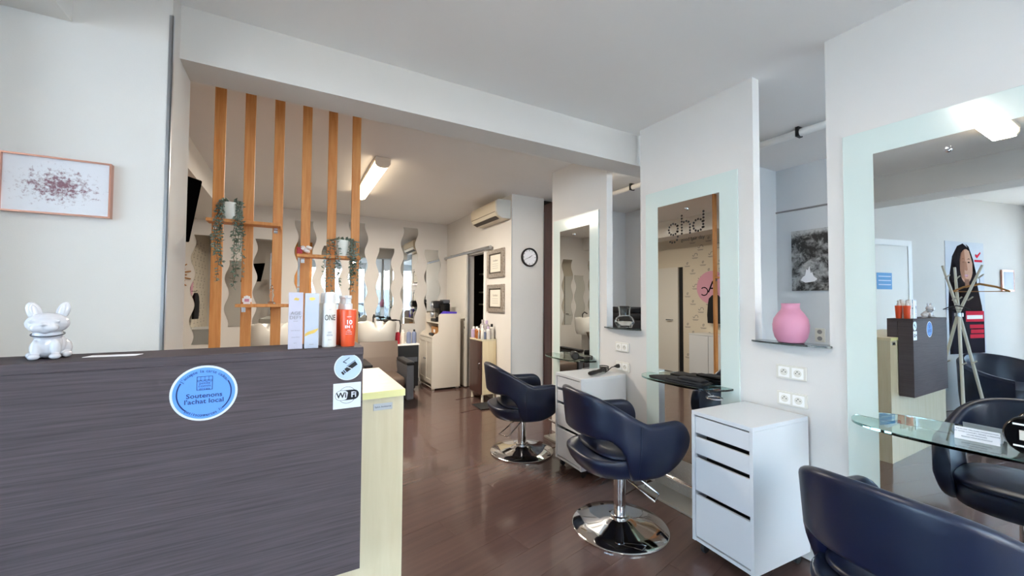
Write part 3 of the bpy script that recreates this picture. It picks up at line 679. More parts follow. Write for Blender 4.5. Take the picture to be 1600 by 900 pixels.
# drawer units on castors
def drawer_unit(label, loc, rotz):
    t = thing('drawer_unit', label, 'drawer unit', loc, rotz, 'white drawer units on castors'); dw, dp, zt, zb = .352, .470, .782, .067
    B().box(0, dp, -dw / 2, dw / 2, zt - .022, zt, .0015, 1).build('top', 'melamine', t)
    b = B(); b.box(.0, dp, -dw / 2, -dw / 2 + .018, zb, zt - .022); b.box(0, dp, dw / 2 - .018, dw / 2, zb, zt - .022); b.build('side_panels', 'melamine', t)
    B().box(.004, dp, -dw / 2 + .018, dw / 2 - .018, zb, zb + .018).build('bottom', 'melamine', t)
    B().box(.10, dp, -dw / 2 + .018, dw / 2 - .018, zb + .018, zt - .022).build('inner_shadow_box', 'melamine_shade', t)
    zs = [(.662, .752), (.548, .638), (.345, .524), (.092, .321)]
    for z0, z1 in zs:
        d = B().box(.005, .021, -dw / 2 + .0205, dw / 2 - .0205, z0, z1, .0015, 1).build('drawer_front', 'melamine', t)
        B().box(.021, .099, -dw / 2 + .026, dw / 2 - .026, z0 + .004, z1 - .03).build('drawer_box', 'melamine_shade', d)
    for x in (.05, dp - .05):
        for s in (-1, 1):
            q = B().lathe([(.022, -.011), (.025, -.008), (.025, .008), (.022, .011)], 18, (x, s * (dw / 2 - .04), .025), 'y').build('castor', 'rubber', t, True); B().box(x - .012, x + .012, s * (dw / 2 - .04) - .014, s * (dw / 2 - .04) + .014, .04, zb, .002).build('castor_fork', 'rubber', q)
    return t
d3 = drawer_unit('white drawer unit on castors in front of the pink vase', (1.978, 1.302, 0), math.radians(-3.2))
d1 = drawer_unit('white drawer unit on castors below the clear glass vase', (1.985, 2.625, 0), math.radians(-1.0))

# ------------------------------------------------------------------ styling chairs
def make_chair(label, loc, rotz, pedal, drop=0.0):
    t = thing('styling_chair', label, 'chair', loc, rotz, 'black leather styling chairs')
    def smooth01(q): q = max(0, min(1, q)); return q * q * (3 - 2 * q)
    # plan path of the shell (centre line), from right arm tip round the back to left arm tip
    path = []
    yw, xr = .275, .03
    n1, n2 = 22, 40
    for k in range(n1): path.append((.285 + (xr - .285) * (k / n1) ** 1.4, -yw + .03 * (1 - (k / n1) ** 1.4) ** 2))
    for k in range(n2 + 1):
        a = -PI / 2 - PI * k / n2; path.append((xr + .325 * math.copysign(abs(math.cos(a)) ** .9, math.cos(a)), yw * math.copysign(abs(math.sin(a)) ** .8, math.sin(a))))
    for k in range(1, n1 + 1): path.append((.285 + (xr - .285) * (1 - k / n1) ** 1.4, yw - .03 * (1 - (1 - k / n1) ** 1.4) ** 2))
    P = [Vector((x, y, 0)) for x, y in path]; rings = []
    th = .062
    for i, q in enumerate(P):
        tg = (P[min(i + 1, len(P) - 1)] - P[max(i - 1, 0)]).normalized(); nrm = Vector((-tg.y, tg.x, 0))   # outward = right of travel
        nrm = -nrm if nrm.dot(q - Vector((.05, 0, 0))) < 0 else nrm
        x = q.x; bk = .35 * smooth01((.02 - x) / .33) + .65 * max(0, min(1, (-.0 - x) / .30)) ** 1.05
        zt = .705 + .175 * bk
        slot = smooth01((-.088 - x) / .05)
        zb = .385 + slot * (.125 + .11 * smooth01((-.08 - x) / .14))
        if x > .06: u = min(1, (x - .06) / .226); zb += .19 * (1 - math.sqrt(max(0, 1 - u * u)))
        if x > .19: u = min(1, (x - .19) / .096); zt -= .085 * (1 - math.sqrt(max(0, 1 - u * u)))
        t2 = th * (1 - .25 * bk)
        ring = []; hgt = zt - zb; r = min(t2 / 2 * .95, hgt * .45)
        def put(u, z):
            lean = .035 * bk * ((z - .55) / .32) + (.035 * ((z - .55) / .15) if z < .55 else 0)
            ring.append(q + nrm * (u + lean) + Vector((0, 0, z)))
        for (cu, cz, a0) in ((t2 / 2 - r, zt - r, 0), (-t2 / 2 + r, zt - r, PI / 2), (-t2 / 2 + r, zb + r, PI), (t2 / 2 - r, zb + r, 3 * PI / 2)):
            for k in range(5): a = a0 + PI / 2 * k / 4; put(cu + r * math.cos(a), cz + r * math.sin(a))
            if a0 == PI / 2:
                for k in range(1, 5): put(-t2 / 2, zt - r + (zb - zt + 2 * r) * k / 5)
            if a0 == 3 * PI / 2:
                for k in range(1, 5): put(t2 / 2, zb + r + (zt - zb - 2 * r) * k / 5)
        rings.append(ring)
    sh = B().loft(rings).build('shell', 'leather', t, True, 60)
    half = len(P) // 2
    for rng in (range(0, half), range(half, len(P))):
        i = min(rng, key=lambda q_: abs(P[q_].x + .066)); B().tube(rings[i][-5:] + rings[i][:1], .0022, 6).build('seam', 'leather', sh, True)
    def sup(cx, a, bb, n, e, z): return [(cx + a * math.copysign(abs(math.cos(th_)) ** e, math.cos(th_)), bb * math.copysign(abs(math.sin(th_)) ** e, math.sin(th_)), z) for th_ in [2 * PI * k / n for k in range(n)]]
    B().loft([sup(-.005, .225, .205, 44, .72, .385), sup(-.005, .262, .235, 44, .70, .40), sup(-.008, .285, .248, 44, .68, .435), sup(-.012, .300, .252, 44, .66, .478), sup(-.012, .300, .252, 44, .66, .495), sup(-.012, .290, .246, 44, .66, .504), sup(-.010, .272, .232, 44, .66, .502)]).build('seat_pan', 'leather', t, True, 60)
    B().loft([sup(.03, .235, .225, 44, .62, .500), sup(.03, .247, .238, 44, .6, .506), sup(.03, .248, .238, 44, .6, .515), sup(.03, .238, .228, 44, .62, .525), sup(.03, .18, .17, 44, .7, .531), sup(.03, .05, .05, 44, 1, .532)]).build('seat_cushion', 'leather', t, True, 60)
    B().lathe([(.288, 0), (.290, .004), (.290, .010), (.284, .015), (.20, .028), (.12, .043), (.07, .056), (.055, .064)], 64).build('base_plate', 'chrome', t, True, 50)
    B().lathe([(.052, .062), (.055, .067), (.055, .076), (.045, .080)], 32).build('collar', 'chrome', t, True)
    B().lathe([(.037, .07), (.037, .345), (.045, .350), (.045, .366)], 32).build('column', 'chrome', t, True, 50)
    B().box(-.13, .13, -.12, .12, .366, .386, .004).build('seat_plate', 'black', t)
    pp = [Vector((.045, 0, .345))]
    ca, sa = math.cos(pedal), math.sin(pedal)
    loc_ = [(.03, .03, .34), (.09, .045, .315), (.225, .055, .245), (.235, -.05, .245), (.085, -.045, .315), (.03, -.03, .34)]
    B().tube([(x * ca - y * sa, x * sa + y * ca, z) for x, y, z in loc_], .0055, 8).build('pump_lever', 'chrome', t, True)
    if drop:
        for ch in t.children:
            if ch.name.split('.')[0] in ('shell', 'seat_pan', 'seat_cushion', 'seat_plate', 'pump_lever'): ch.location.z -= drop
    return t
c2 = make_chair('black leather styling chair facing the lettered mirror', (1.80, 1.85, 0), math.radians(-10), math.radians(-58))
c1 = make_chair('black leather styling chair facing the farthest mirror', (1.885, 3.19, 0), math.radians(-11), math.radians(-155), .05)
c3 = make_chair('black leather styling chair cut off at the lower right, nearest the camera', (1.775, .475, 0), math.radians(-4), math.radians(-75))

# footrests under the mirrors
def footrest(label, yc):
    t = thing('footrest', label, 'footrest', (W, yc, 0), group='chrome footrests under the mirrors')
    pb = B().box(-.012, -.001, -.25, .25, .02, .255).build('tread_panel', 'diamond', t)
    d = B()
    for i in range(16):
        for j in range(8):
            y, z = -.235 + i * .031, .035 + j * .029; a = PI / 4 if (i + j) % 2 else -PI / 4; c_, s_ = math.cos(a), math.sin(a)
            d.prism([(u * c_ - v * s_, u * s_ + v * c_) for u, v in ((-.011, 0), (0, .004), (.011, 0), (0, -.004))], (-.012, y, z), (0, -1, 0), Z, .002)
    o_ = d.build('tread_studs', 'diamond', pb); o_['kind'] = 'stuff'
    B().box(-.20, -.001, -.25, .25, 0.001, .02, .002).build('floor_plate', 'diamond', t)
    B().tube([(-.14, .24, .17), (-.14, -.24, .17)], .012, 12).build('foot_bar', 'chrome', t, True)
    for s in (-.2, .2): B().tube([(-.005, s, .12), (-.14, s, .17), (-.17, s, .02)], .006, 8).build('strut', 'chrome', t, True)
    return t
footrest('chrome footrest with tread plate below the lettered mirror', 1.90); footrest('chrome footrest with tread plate below the nearest mirror', .56); footrest('chrome footrest with tread plate below the farthest mirror', 3.15)

# things on the glass shelves and drawer units
ZG = .842
def cloth_pile(name, label, cat, loc, rotz, layers, m_):
    t = thing(name, label, cat, loc, rotz); z = 0
    for i, (lx, ly, h, dx, dy) in enumerate(layers):
        r = []
        for zz, s in ((0, .94), (h * .3, 1), (h * .8, 1), (h, .93)):
            r.append([(dx + s * lx * math.copysign(abs(math.cos(a)) ** .5, math.cos(a)) + .004 * math.sin(5 * a + i), dy + s * ly * math.copysign(abs(math.sin(a)) ** .5, math.sin(a)), z + zz + (.003 * math.sin(4 * a + i) if zz else 0)) for a in [2 * PI * k / 40 for k in range(40)]])
        B().loft(r).build('fold', m_, t, True, 50); z += h
    return t
cloth_pile('folded_cape', 'folded black cape on the glass shelf of the lettered mirror', 'cape', (2.345, 1.80, ZG), 0, [(.085, .21, .012, 0, .05), (.075, .15, .012, .005, -.03), (.05, .1, .014, .01, -.06)], 'black_cloth')
t = thing('hair_iron', 'black hair iron with coiled cable on the far drawer unit', 'hair tool', (2.25, 2.56, .782), math.radians(20))
B().loft([[(x, r_ * math.cos(a), .022 + r_ * .8 * math.sin(a)) for a in [2 * PI * k / 12 for k in range(12)]] for x, r_ in ((-.14, .012), (-.13, .02), (-.06, .022), (.0, .018), (.02, .02), (.1, .015), (.11, .008))]).build('handle', 'black', t, True)
B().tube([(.11 + .05 * math.cos(k * .55) * (1 - k * .004), .035 * math.sin(k * .55), .008 + .0012 * k) for k in range(40)], .0045, 6).build('coiled_cable', 'black', t, True)
t = thing('plug', 'black plug with short cable in the lower far socket', 'plug', (W - .015, 2.53, .838))
B().lathe([(.017, 0), (.017, -.02), (.009, -.035), (.006, -.05)], 14, (0, 0, 0), 'x').build('plug_body', 'black', t, True); B().tube([(-.045, 0, 0), (-.08, .002, -.006), (-.11, .01, -.03), (-.135, .02, -.047)], .004, 6).build('cable', 'black', t, True)
t = thing('hair_dryer', 'black hair dryer with tangled cable on the farthest glass shelf', 'hair dryer', (2.33, 2.98, ZG), math.radians(60))
B().loft([[(x, r_ * math.cos(a), .042 + r_ * math.sin(a)) for a in [2 * PI * k / 16 for k in range(16)]] for x, r_ in ((-.09, .026), (-.08, .036), (-.02, .04), (.04, .034), (.1, .026), (.105, .022))]).build('barrel', 'black', t, True); B().tube([(-.03, 0, .03), (-.03, -.06, .02), (-.04, -.13, .018)], [.018, .016, .014], 10).build('handle', 'black', t, True)
B().tube([(-.05 + .045 * math.cos(k * .6), -.12 + .04 * math.sin(k * .6), .006 + .0011 * k) for k in range(34)], .004, 6).build('cable', 'black', t, True)
t = thing('price_card', 'white card with four lines of small print on the nearest glass shelf', 'card', (2.40, .492, ZG), math.radians(4))
B().prism([(-.06, 0), (.06, 0), (.06, .05), (-.06, .05)], (0, 0, 0), (.0, -1, 0), (.18, 0, .98), .001).build('card', 'paper', t); B().prism([(-.06, 0), (.06, 0), (.06, .036), (-.06, .036)], (.045, 0, 0), (.0, -1, 0), (-.55, 0, .83), .001).build('card_leg', 'paper', t)
for i, s in enumerate(('POUR UNE MEILLEURE ORGANISATION', 'ET VOTRE CONFORT, PENSEZ A PRENDRE', 'VOTRE PROCHAIN', 'RENDEZ-VOUS EN PARTANT')): text('print', s, .0063, (-.0015 + .18 * (.041 - i * .0095), 0, .98 * (.041 - i * .0095)), (0, -1, 0), (.18, 0, .98), 'ink', t)
t = thing('round_speaker', 'round black device with pale label on the nearest glass shelf', 'speaker', (2.36, .345, ZG))
B().lathe([(.066, -.02), (.072, -.012), (.072, .012), (.066, .02)], 36, (0, 0, .072), 'x').build('disc_body', 'black_gloss', t, True)
b = B()
for z in (.030, .108): b.box(-.022, -.0201, -.045, .045, z, z + .006)
b.build('white_lines', 'paper', t); B().box(-.022, -.0201, -.03, .03, .055, .09).build('pale_label', 'bottle_beige', t)
t = thing('dryer_holder', 'chrome ring holder clipped below the lettered mirror shelf', 'holder', (W - .03, 1.60, .80))
B().tube([(-.15 + .045 * math.cos(a), -.06 + .045 * math.sin(a), 0) for a in [2 * PI * k / 28 for k in range(28)]], .0045, 8, True).build('ring', 'chrome', t, True); B().tube([(.014, .06, .005), (-.08, .04, .012), (-.12, -.03, .002)], .006, 8).build('arm', 'chrome', t, True)

# ------------------------------------------------------------------ left wall: framed picture
t = thing('framed_picture', 'rose gold framed splatter print hanging on the left wall', 'picture', (-.8145, 2.24, 1.8375)); hw, hh_ = .1545, .1125
B().box(-hw + .006, hw - .006, -.018, -.001, -hh_ + .006, hh_ - .006).build('print', 'splatter_print', t)
b = B(); b.box(-hw, hw, -.028, -.001, hh_ - .006, hh_); b.box(-hw, hw, -.028, -.001, -hh_, -hh_ + .006); b.box(-hw, -hw + .006, -.028, -.001, -hh_ + .006, hh_ - .006); b.box(hw - .006, hw, -.028, -.001, -hh_ + .006, hh_ - .006)
b.build('frame', 'rose_gold', t)

# ------------------------------------------------------------------ back room
# wavy mirrors on the back wall
def wavy(label, x, zt, zb, wd=.25, ph=0.0):
    n = 60; lf, rt = [], []
    for k in range(n + 1):
        z = zb + (zt - zb) * k / n; d = .027 * math.sin(2 * PI * (z - zb) / .44 + ph); lf.append((d - wd / 2, z)); rt.append((d + wd / 2, z))
    t = thing('wavy_mirror', label, 'mirror', (x, 6.989, 0), group='wavy strip mirrors on the back wall')
    B().strip(lf, rt, (0, 0, 0), X, Z, .006).build('mirror_strip', 'mirror', t)
    return t
for i, (x, zt, zb, ph, lb) in enumerate(((-1.09, 2.29, .75, 0, 'wavy strip mirror farthest left, behind the leftmost slat'), (-.70, 1.95, .99, 1, 'short wavy strip mirror below the long trailing plant'), (-.36, 2.29, .86, 2, 'wavy strip mirror behind the third oak slat'), (.17, 2.62, 1.1, 2.5, 'tall wavy strip mirror behind the fourth oak slat'), (.55, 2.25, 1.12, 3, 'wavy strip mirror behind the short trailing plant'), (.95, 2.67, 1.02, 0.6, 'tall wavy strip mirror beside the last oak slat'), (1.385, 2.275, .985, 2.4, 'medium wavy strip mirror right of the slats'), (1.80, 2.665, .975, 3.6, 'tall wavy strip mirror in the open back wall'), (2.225, 2.295, 1.15, 1.6, 'short wavy strip mirror above the white buffet'))): wavy(lb, x, zt, zb, .25, ph)
# low step at the back wall
struct(B().box(-1.6, 1.85, 6.75, 6.989, 0, .17), 'floor_step', 'plank'); struct(B().box(-1.6, 2.49, 6.978, 6.9895, .17, .215), 'baseboard_back', 'trim_white')
# washing units
def wash_unit(label, x):
    t = thing('wash_unit', label, 'wash basin chair', (x, 5.35, 0), group='shampoo chairs with white basins')
    B().box(-.19, .19, -.15, .65, .04, .22, .02).build('plinth', 'leather_grey', t)
    B().box(-.2, .2, -.30, .25, .26, .42, .05, 3).build('seat', 'leather_brown', t, True)
    B().loft([[(-.24, .22, .40), (.24, .22, .40), (.24, .32, .40), (-.24, .32, .40)], [(-.24, .32, .60), (.24, .32, .60), (.24, .40, .60), (-.24, .40, .60)], [(-.26, .44, .80), (.26, .44, .80), (.26, .50, .80), (-.26, .50, .80)]]).build('backrest', 'leather_brown', t)
    for s in (-1, 1):
        a = B().box(s * .255 - .045, s * .255 + .045, -.30, .30, .12, .56, .012).build('arm', 'leather_grey', t); B().box(s * .255 - .05, s * .255 + .05, -.31, .26, .56, .60, .012).build('arm_pad', 'black', a)
    # basin: front rim dips in a neck notch
    n = 28; top = []; R = []
    for z, sx, sy in ((.74, .255, .20), (.80, .27, .235), (.92, .28, .25), (1.04, .285, .255)):
        R.append([(sx * math.copysign(abs(math.cos(a)) ** .75, math.cos(a)), .70 + sy * math.copysign(abs(math.sin(a)) ** .75, math.sin(a)), z) for a in [2 * PI * k / 56 for k in range(56)]])
    def rim(sx, sy, z0):
        r = []
        for k in range(56):
            a = 2 * PI * k / 56; xx = sx * math.copysign(abs(math.cos(a)) ** .75, math.cos(a)); yy = sy * math.copysign(abs(math.sin(a)) ** .75, math.sin(a))
            z = z0 + .035 * (yy < 0) * math.exp(-((abs(xx) - .15) / .06) ** 2) - (.10 * math.exp(-(xx / .075) ** 2) if yy < 0 else 0)
            r.append((xx, .70 + yy, z))
        return r
    R = R[:3] + [rim(.285, .255, 1.03), rim(.28, .25, 1.06), rim(.255, .225, 1.06), rim(.24, .21, 1.02)] + [[(.6 * u, .70 + .6 * (v - .70), .86) for u, v, _ in R[1]]]
    B().loft(R).build('basin', 'basin_white', t, True, 50)
    B().box(-.12, .12, .60, .82, .22, .76, .02).build('basin_column', 'basin_white', t)
    tp = B(); tp.tube([(.0, .92, 1.05), (0, .92, 1.12), (0, .86, 1.16), (0, .78, 1.13)], .012, 8); tp.build('tap', 'black', t, True)
    return t
wash_unit('shampoo chair with white basin at the right of the slats', 1.08); wash_unit('shampoo chair with white basin seen behind the slats', -.20)
t = thing('bottle_trolley', 'narrow dark trolley with white top between wash basin and buffet', 'trolley', (1.54, 6.15, 0))
B().box(-.17, .17, -.14, .14, .08, .70, .006).build('body', 'black', t); B().box(-.18, .18, -.15, .15, .70, .722, .003).build('top', 'white_plastic', t); B().box(-.15, .15, -.145, -.14, .45, .52).build('drawer_front', 'leather_grey', t)
for s in (-.13, .13): B().lathe([(.03, -.012), (.03, .012)], 14, (s, 0, .04), 'y').build('castor', 'rubber', t)
sb = [(.034, 0), (.036, .004), (.036, .15), (.03, .17), (.015, .18)]; sc_ = [(.015, .18), (.015, .205), (.012, .21)]
for lb, x, y, m_, cm in (('red bottle on the trolley by the wash basin', -.13, -.05, 'red', 'white_plastic'), ('pale bottle beside the red one on the trolley', -.05, -.04, 'bottle_beige', 'white_plastic'), ('blue grey bottle in the middle of the trolley', .04, -.05, 'blue_grey', 'grey_bottle'), ('dark blue bottle at the right end of the trolley', .125, -.04, 'blue_grey', 'black')):
    bottle('shampoo_bottle', lb, (1.54 + x, 6.15 + y, .722), sb, m_, sc_, cm, 'bottles on the trolley', n=16)
t = thing('sink_hose', 'black hand shower resting on the wash basin rim', 'hand shower', (1.33, 6.2, 1.04))
B().loft([[(x, .02 * math.cos(a) * r_, .035 + .02 * r_ * math.sin(a)) for a in [2 * PI * k / 10 for k in range(10)]] for x, r_ in ((-.12, .6), (-.1, 1.3), (-.05, 1.2), (.0, .8), (.08, .7), (.09, .3))]).build('head', 'black', t, True)
B().tube([(.08, 0, .035), (.13, .0, .03), (.15, .01, -.05), (.14, .02, -.2)], .01, 8).build('hose', 'black', t, True)

# white buffet
t = thing('white_buffet', 'white step-back buffet cabinet with two panelled doors by the sliding door', 'cabinet', (0, 0, 0))
prof = [(1.885, .03), (2.345, .03), (2.345, 1.175), (2.03, 1.175), (2.005, 1.165), (1.990, 1.14), (1.990, .90), (1.975, .875), (1.93, .86), (1.893, .82), (1.885, .79)]
for y in (5.9, 6.575): B().prism(prof, (0, y + .025, 0), X, Z, .025).build('side_panel', 'buffet_cream', t)
B().box(1.89, 2.345, 5.925, 6.575, .80, .82).build('counter', 'buffet_cream', t); B().box(1.995, 2.345, 5.925, 6.575, 1.02, 1.035).build('upper_shelf', 'buffet_cream', t); B().box(2.33, 2.345, 5.925, 6.575, .05, 1.17).build('back_panel', 'buffet_cream', t); B().box(1.90, 2.33, 5.925, 6.575, .05, .07).build('floor_board', 'buffet_cream', t); B().box(1.9, 1.92, 5.925, 6.575, .03, .09).build('plinth', 'buffet_cream', t)
for y0, y1, ky in ((5.928, 6.248, 6.22), (6.252, 6.572, 6.28)):
    d = B(); d.box(1.886, 1.902, y0, y0 + .05, .10, .79); d.box(1.886, 1.902, y1 - .05, y1, .10, .79); d.box(1.886, 1.902, y0 + .05, y1 - .05, .10, .16); d.box(1.886, 1.902, y0 + .05, y1 - .05, .73, .79); do = d.build('door', 'buffet_cream', t)
    B().box(1.893, 1.901, y0 + .05, y1 - .05, .16, .73).build('door_panel', 'buffet_cream', do); B().lathe([(.006, -.0), (.012, -.012), (.012, -.022), (.004, -.026)], 12, (1.886, ky, .46), 'x').build('knob', 'steel', do, True)
for x in (1.92, 2.31):
    for y in (5.94, 6.55): B().box(x - .02, x + .02, y - .02, y + .02, 0, .03).build('foot', 'buffet_cream', t)
t = thing('coffee_machine', 'black machine with silver round front on the buffet', 'machine', (2.16, 6.33, 1.035))
B().box(-.13, .13, -.12, .12, 0, .05, .01).build('base', 'black', t); B().box(-.06, .13, -.12, .12, .05, .30, .02).build('body', 'black_gloss', t); B().box(-.14, .02, -.09, .09, .22, .34, .02).build('brew_head', 'black', t)
for z in (.27, .12): B().lathe([(.05, -.16), (.055, -.15), (.055, -.13)], 20, (.0, -.0, z), 'x').build('silver_ring', 'alu', t, True)
B().box(.02, .13, -.10, .10, .30, .36, .01).build('water_tank', 'leather_grey', t)
t = thing('violet_box', 'violet folded bag lying on the buffet top edge', 'bag', (2.17, 6.03, 1.035)); B().loft([[(-.1, -.08, 0), (.12, -.08, 0), (.12, .08, 0), (-.1, .08, 0)], [(-.09, -.09, .12), (.13, -.07, .12), (.12, .08, .12), (-.1, .08, .12)], [(-.04, -.05, .175), (.15, -.04, .165), (.13, .06, .165), (-.05, .06, .175)]]).build('bag_body', 'violet', t, True)
t = thing('wooden_crate', 'small brown wooden box inside the buffet opening', 'box', (2.14, 6.28, .82)); b = B(); b.box(-.1, .1, -.15, .15, 0, .012); b.box(-.1, -.088, -.15, .15, .012, .13); b.box(.088, .1, -.15, .15, .012, .13); b.box(-.088, .088, -.15, -.138, .012, .13); b.box(-.088, .088, .138, .15, .012, .13); b.build('crate_body', 'tan_wood', t); B().box(-.104, -.1, -.05, .03, .04, .09).build('crate_label', 'paper', t)
t = thing('glasses_case', 'small black case on the buffet counter front', 'case', (1.955, 6.15, .82)); B().loft([[(.03 * r_ * math.cos(a), y, .025 + .024 * r_ * math.sin(a)) for a in [2 * PI * k / 14 for k in range(14)]] for y, r_ in ((-.08, .3), (-.07, .9), (0, 1), (.07, .9), (.08, .3))]).build('case_body', 'black', t, True)

# sliding door, rail, certificates, clock, air conditioner
t = thing('sliding_door', 'white sliding door hanging half open from a steel rail', 'door', (0, 0, 0))
dp_ = B().box(2.432, 2.466, 5.90, 6.79, .012, 2.125, .002, 1).build('door_panel', 'door_paint', t)
for z in (.95, 1.08): B().lathe([(.02, -.003), (.02, 0)], 14, (2.432, 5.945, z), 'x').build('finger_pull', 'steel', dp_)
B().tube([(2.455, 5.05, 2.15), (2.455, 6.96, 2.15)], .024, 12).build('rail', 'alu', t, True)
for y in (6.05, 6.65): B().box(2.44, 2.47, y - .02, y + .02, 2.1, 2.18, .003).build('hanger', 'alu', t)
for y in (5.1, 6.0, 6.9): B().box(2.455, 2.4995, y - .012, y + .012, 2.135, 2.165).build('rail_bracket', 'alu', t)
for lb, z0, z1 in (('silver framed certificate, the upper of the two by the doorway', 1.712, 2.102), ('silver framed certificate, the lower of the two by the doorway', 1.228, 1.612)):
    t = thing('framed_certificate', lb, 'certificate', (2.4995, 4.945, (z0 + z1) / 2), group='framed certificates on the far right wall'); hy, hz = .255, (z1 - z0) / 2
    b = B(); b.box(-.03, 0, -hy, hy, hz - .055, hz); b.box(-.03, 0, -hy, hy, -hz, -hz + .055); b.box(-.03, 0, -hy, -hy + .07, -hz + .055, hz - .055); b.box(-.03, 0, hy - .07, hy, -hz + .055, hz - .055); b.build('frame', 'silver_frame', t)
    B().box(-.02, 0, -hy + .07, hy - .07, -hz + .055, hz - .055).build('mount', 'mount_dark', t); pg = B().box(-.0215, -.02, -hy + .10, hy - .10, -hz + .075, hz - .075).build('page', 'certificate', t)
    text('print', 'Certificat', .04, (-.0225, 0, .04), (0, -1, 0), Z, 'ink_grey', pg); b = B()
    for k in range(3): b.box(-.0222, -.0216, -.09, .09, -.01 - k * .03, -.006 - k * .03)
    b.build('print_lines', 'ink_grey', pg)
t = thing('wall_clock', 'round black rimmed wall clock on the white pillar', 'clock', (2.765, 4.5095, 1.968)); R_ = .125
B().lathe([(R_, 0), (R_, -.03), (R_ - .006, -.036), (R_ - .018, -.03), (R_ - .02, -.012)], 48, (0, 0, 0), 'y', False).build('rim', 'black', t, True); dl = B().lathe([(R_ - .019, -.012), (R_ - .019, -.001)], 40, (0, 0, 0), 'y').build('dial', 'paper', t)
b = B()
for k in range(12):
    a = k * PI / 6; c_, s_ = math.cos(a), math.sin(a); u0, u1 = R_ * .66, R_ * .78; wv = .0025 if k % 3 else .004
    b.prism([(u0 * c_ - wv * s_, u0 * s_ + wv * c_), (u1 * c_ - wv * s_, u1 * s_ + wv * c_), (u1 * c_ + wv * s_, u1 * s_ - wv * c_), (u0 * c_ + wv * s_, u0 * s_ - wv * c_)], (0, -.0122, 0), X, Z, .0005)
b.build('hour_marks', 'ink_black', dl)
def hand(L_, a, wv, nm): c_, s_ = math.cos(a), math.sin(a); B().prism([(-.012 * c_ - wv * s_, -.012 * s_ + wv * c_), (L_ * c_ - wv * .5 * s_, L_ * s_ + wv * .5 * c_), (L_ * c_ + wv * .5 * s_, L_ * s_ - wv * .5 * c_), (-.012 * c_ + wv * s_, -.012 * s_ - wv * c_)], (0, -.016, 0), X, Z, .001).build(nm, 'ink_black', t)
hand(.052, math.radians(35), .004, 'hour_hand'); hand(.078, math.radians(205), .003, 'minute_hand')
t = thing('air_conditioner', 'ivory wall air conditioner above the doorway', 'air conditioner', (2.4995, 4.96, 2.47))
prof = [(0, 0), (-.12, .0), (-.175, .03), (-.205, .08), (-.21, .20), (-.19, .235), (0, .24)]
B().prism(prof, (0, .42, 0), X, Z, .80).build('body', 'ac_body', t); B().prism([(u * 1.01, v * 1.01 - .001) for u, v in prof], (0, -.38, 0), X, Z, .04).build('end_panel', 'ac_side', t)
b = B(); b.box(-.208, -.18, -.36, .4, .078, .083); b.prism([(-.185, .028), (-.135, .001), (-.13, -.003), (-.19, .026)], (0, .38, 0), X, Z, .72); b.build('louvre_gap', 'mount_dark', t)
B().prism([(-.203, .072), (-.18, .036), (-.183, .033), (-.207, .07)], (0, .4, 0), X, Z, .76).build('louvre', 'ivory_plastic', t)

# dark cabinet with product bottles
t = thing('product_cabinet', 'small maple cabinet with dark door carrying product bottles', 'cabinet', (0, 0, 0))
B().box(2.285, 2.495, 4.93, 5.33, .10, .83).build('body', 'maple', t); B().box(2.265, 2.495, 4.925, 5.335, .83, .85, .002, 1).build('top', 'maple_pale', t); d = B().box(2.267, 2.284, 4.934, 5.326, .105, .825, .001, 1).build('door', 'dark_wood', t); B().tube([(2.265, 4.975, .44), (2.245, 4.975, .45), (2.245, 4.975, .52), (2.265, 4.975, .53)], .006, 8).build('handle', 'chrome', d, True)
for x in (2.30, 2.47):
    for y in (4.96, 5.3): B().lathe([(.018, 0), (.014, .1)], 12, (x, y, 0)).build('foot', 'pale_wood', t)
pb = [('lilac bottle at the door end of the product cabinet', 2.31, 5.29, .036, .16, 'lilac', 'white_plastic'), ('white capped amber bottle on the product cabinet', 2.32, 5.20, .032, .165, 'amber', 'white_plastic'), ('amber flask in the front row of the product cabinet', 2.31, 5.12, .036, .15, 'amber', 'white_plastic'), ('tall grey capped bottle in the rear row of the cabinet', 2.42, 5.22, .04, .26, 'grey_bottle', 'grey_bottle'), ('second tall grey bottle in the rear row of the cabinet', 2.42, 5.09, .04, .255, 'grey_bottle', 'lilac'), ('pale slim bottle in the middle of the product cabinet', 2.345, 5.056, .026, .14, 'bottle_white', 'bottle_white'), ('blue grey bottle right of the amber flask', 2.335, 4.993, .032, .13, 'blue_grey', 'white_plastic'), ('white bottle with dark cap on the product cabinet', 2.45, 4.985, .034, .21, 'bottle_white', 'black'), ('rose tinted white bottle near the cabinet edge', 2.385, 4.965, .03, .18, 'pump_white', 'lilac'), ('small lilac bottle between the amber bottles', 2.375, 5.14, .026, .15, 'lilac', 'white_plastic'), ('short clear grey bottle at the front edge of the cabinet', 2.288, 5.06, .015, .12, 'grey_bottle', 'bottle_white'), ('tall white pump bottle at the near corner of the cabinet', 2.293, 4.957, .024, .20, 'bottle_white', 'white_plastic'), ('amber bottle with lilac cap in the rear row', 2.43, 5.155, .026, .18, 'amber', 'lilac')]
for lb, x, y, r_, h_, m_, cm in pb:
    if not r_: continue
    bottle('product_bottle', lb, (x, y, .85), [(r_ * .92, 0), (r_, .004), (r_, h_ * .72), (r_ * .55, h_ * .80)], m_, [(r_ * .5, h_ * .80), (r_ * .5, h_ * .97), (r_ * .4, h_)], cm, 'bottles on the product cabinet', n=16)
b = B(); b.prism([(2.12, 4.60), (2.49, 4.60), (2.49, 4.90), (2.12, 4.90)], (0, 0, .0005), X, Y, .008); tag(b.build('dark_floor_sheet', 'rubber'), 'flat black sheet on the floor by the product cabinet', 'mat')  # thin black sheet laid flat on the floor beside the cabinet

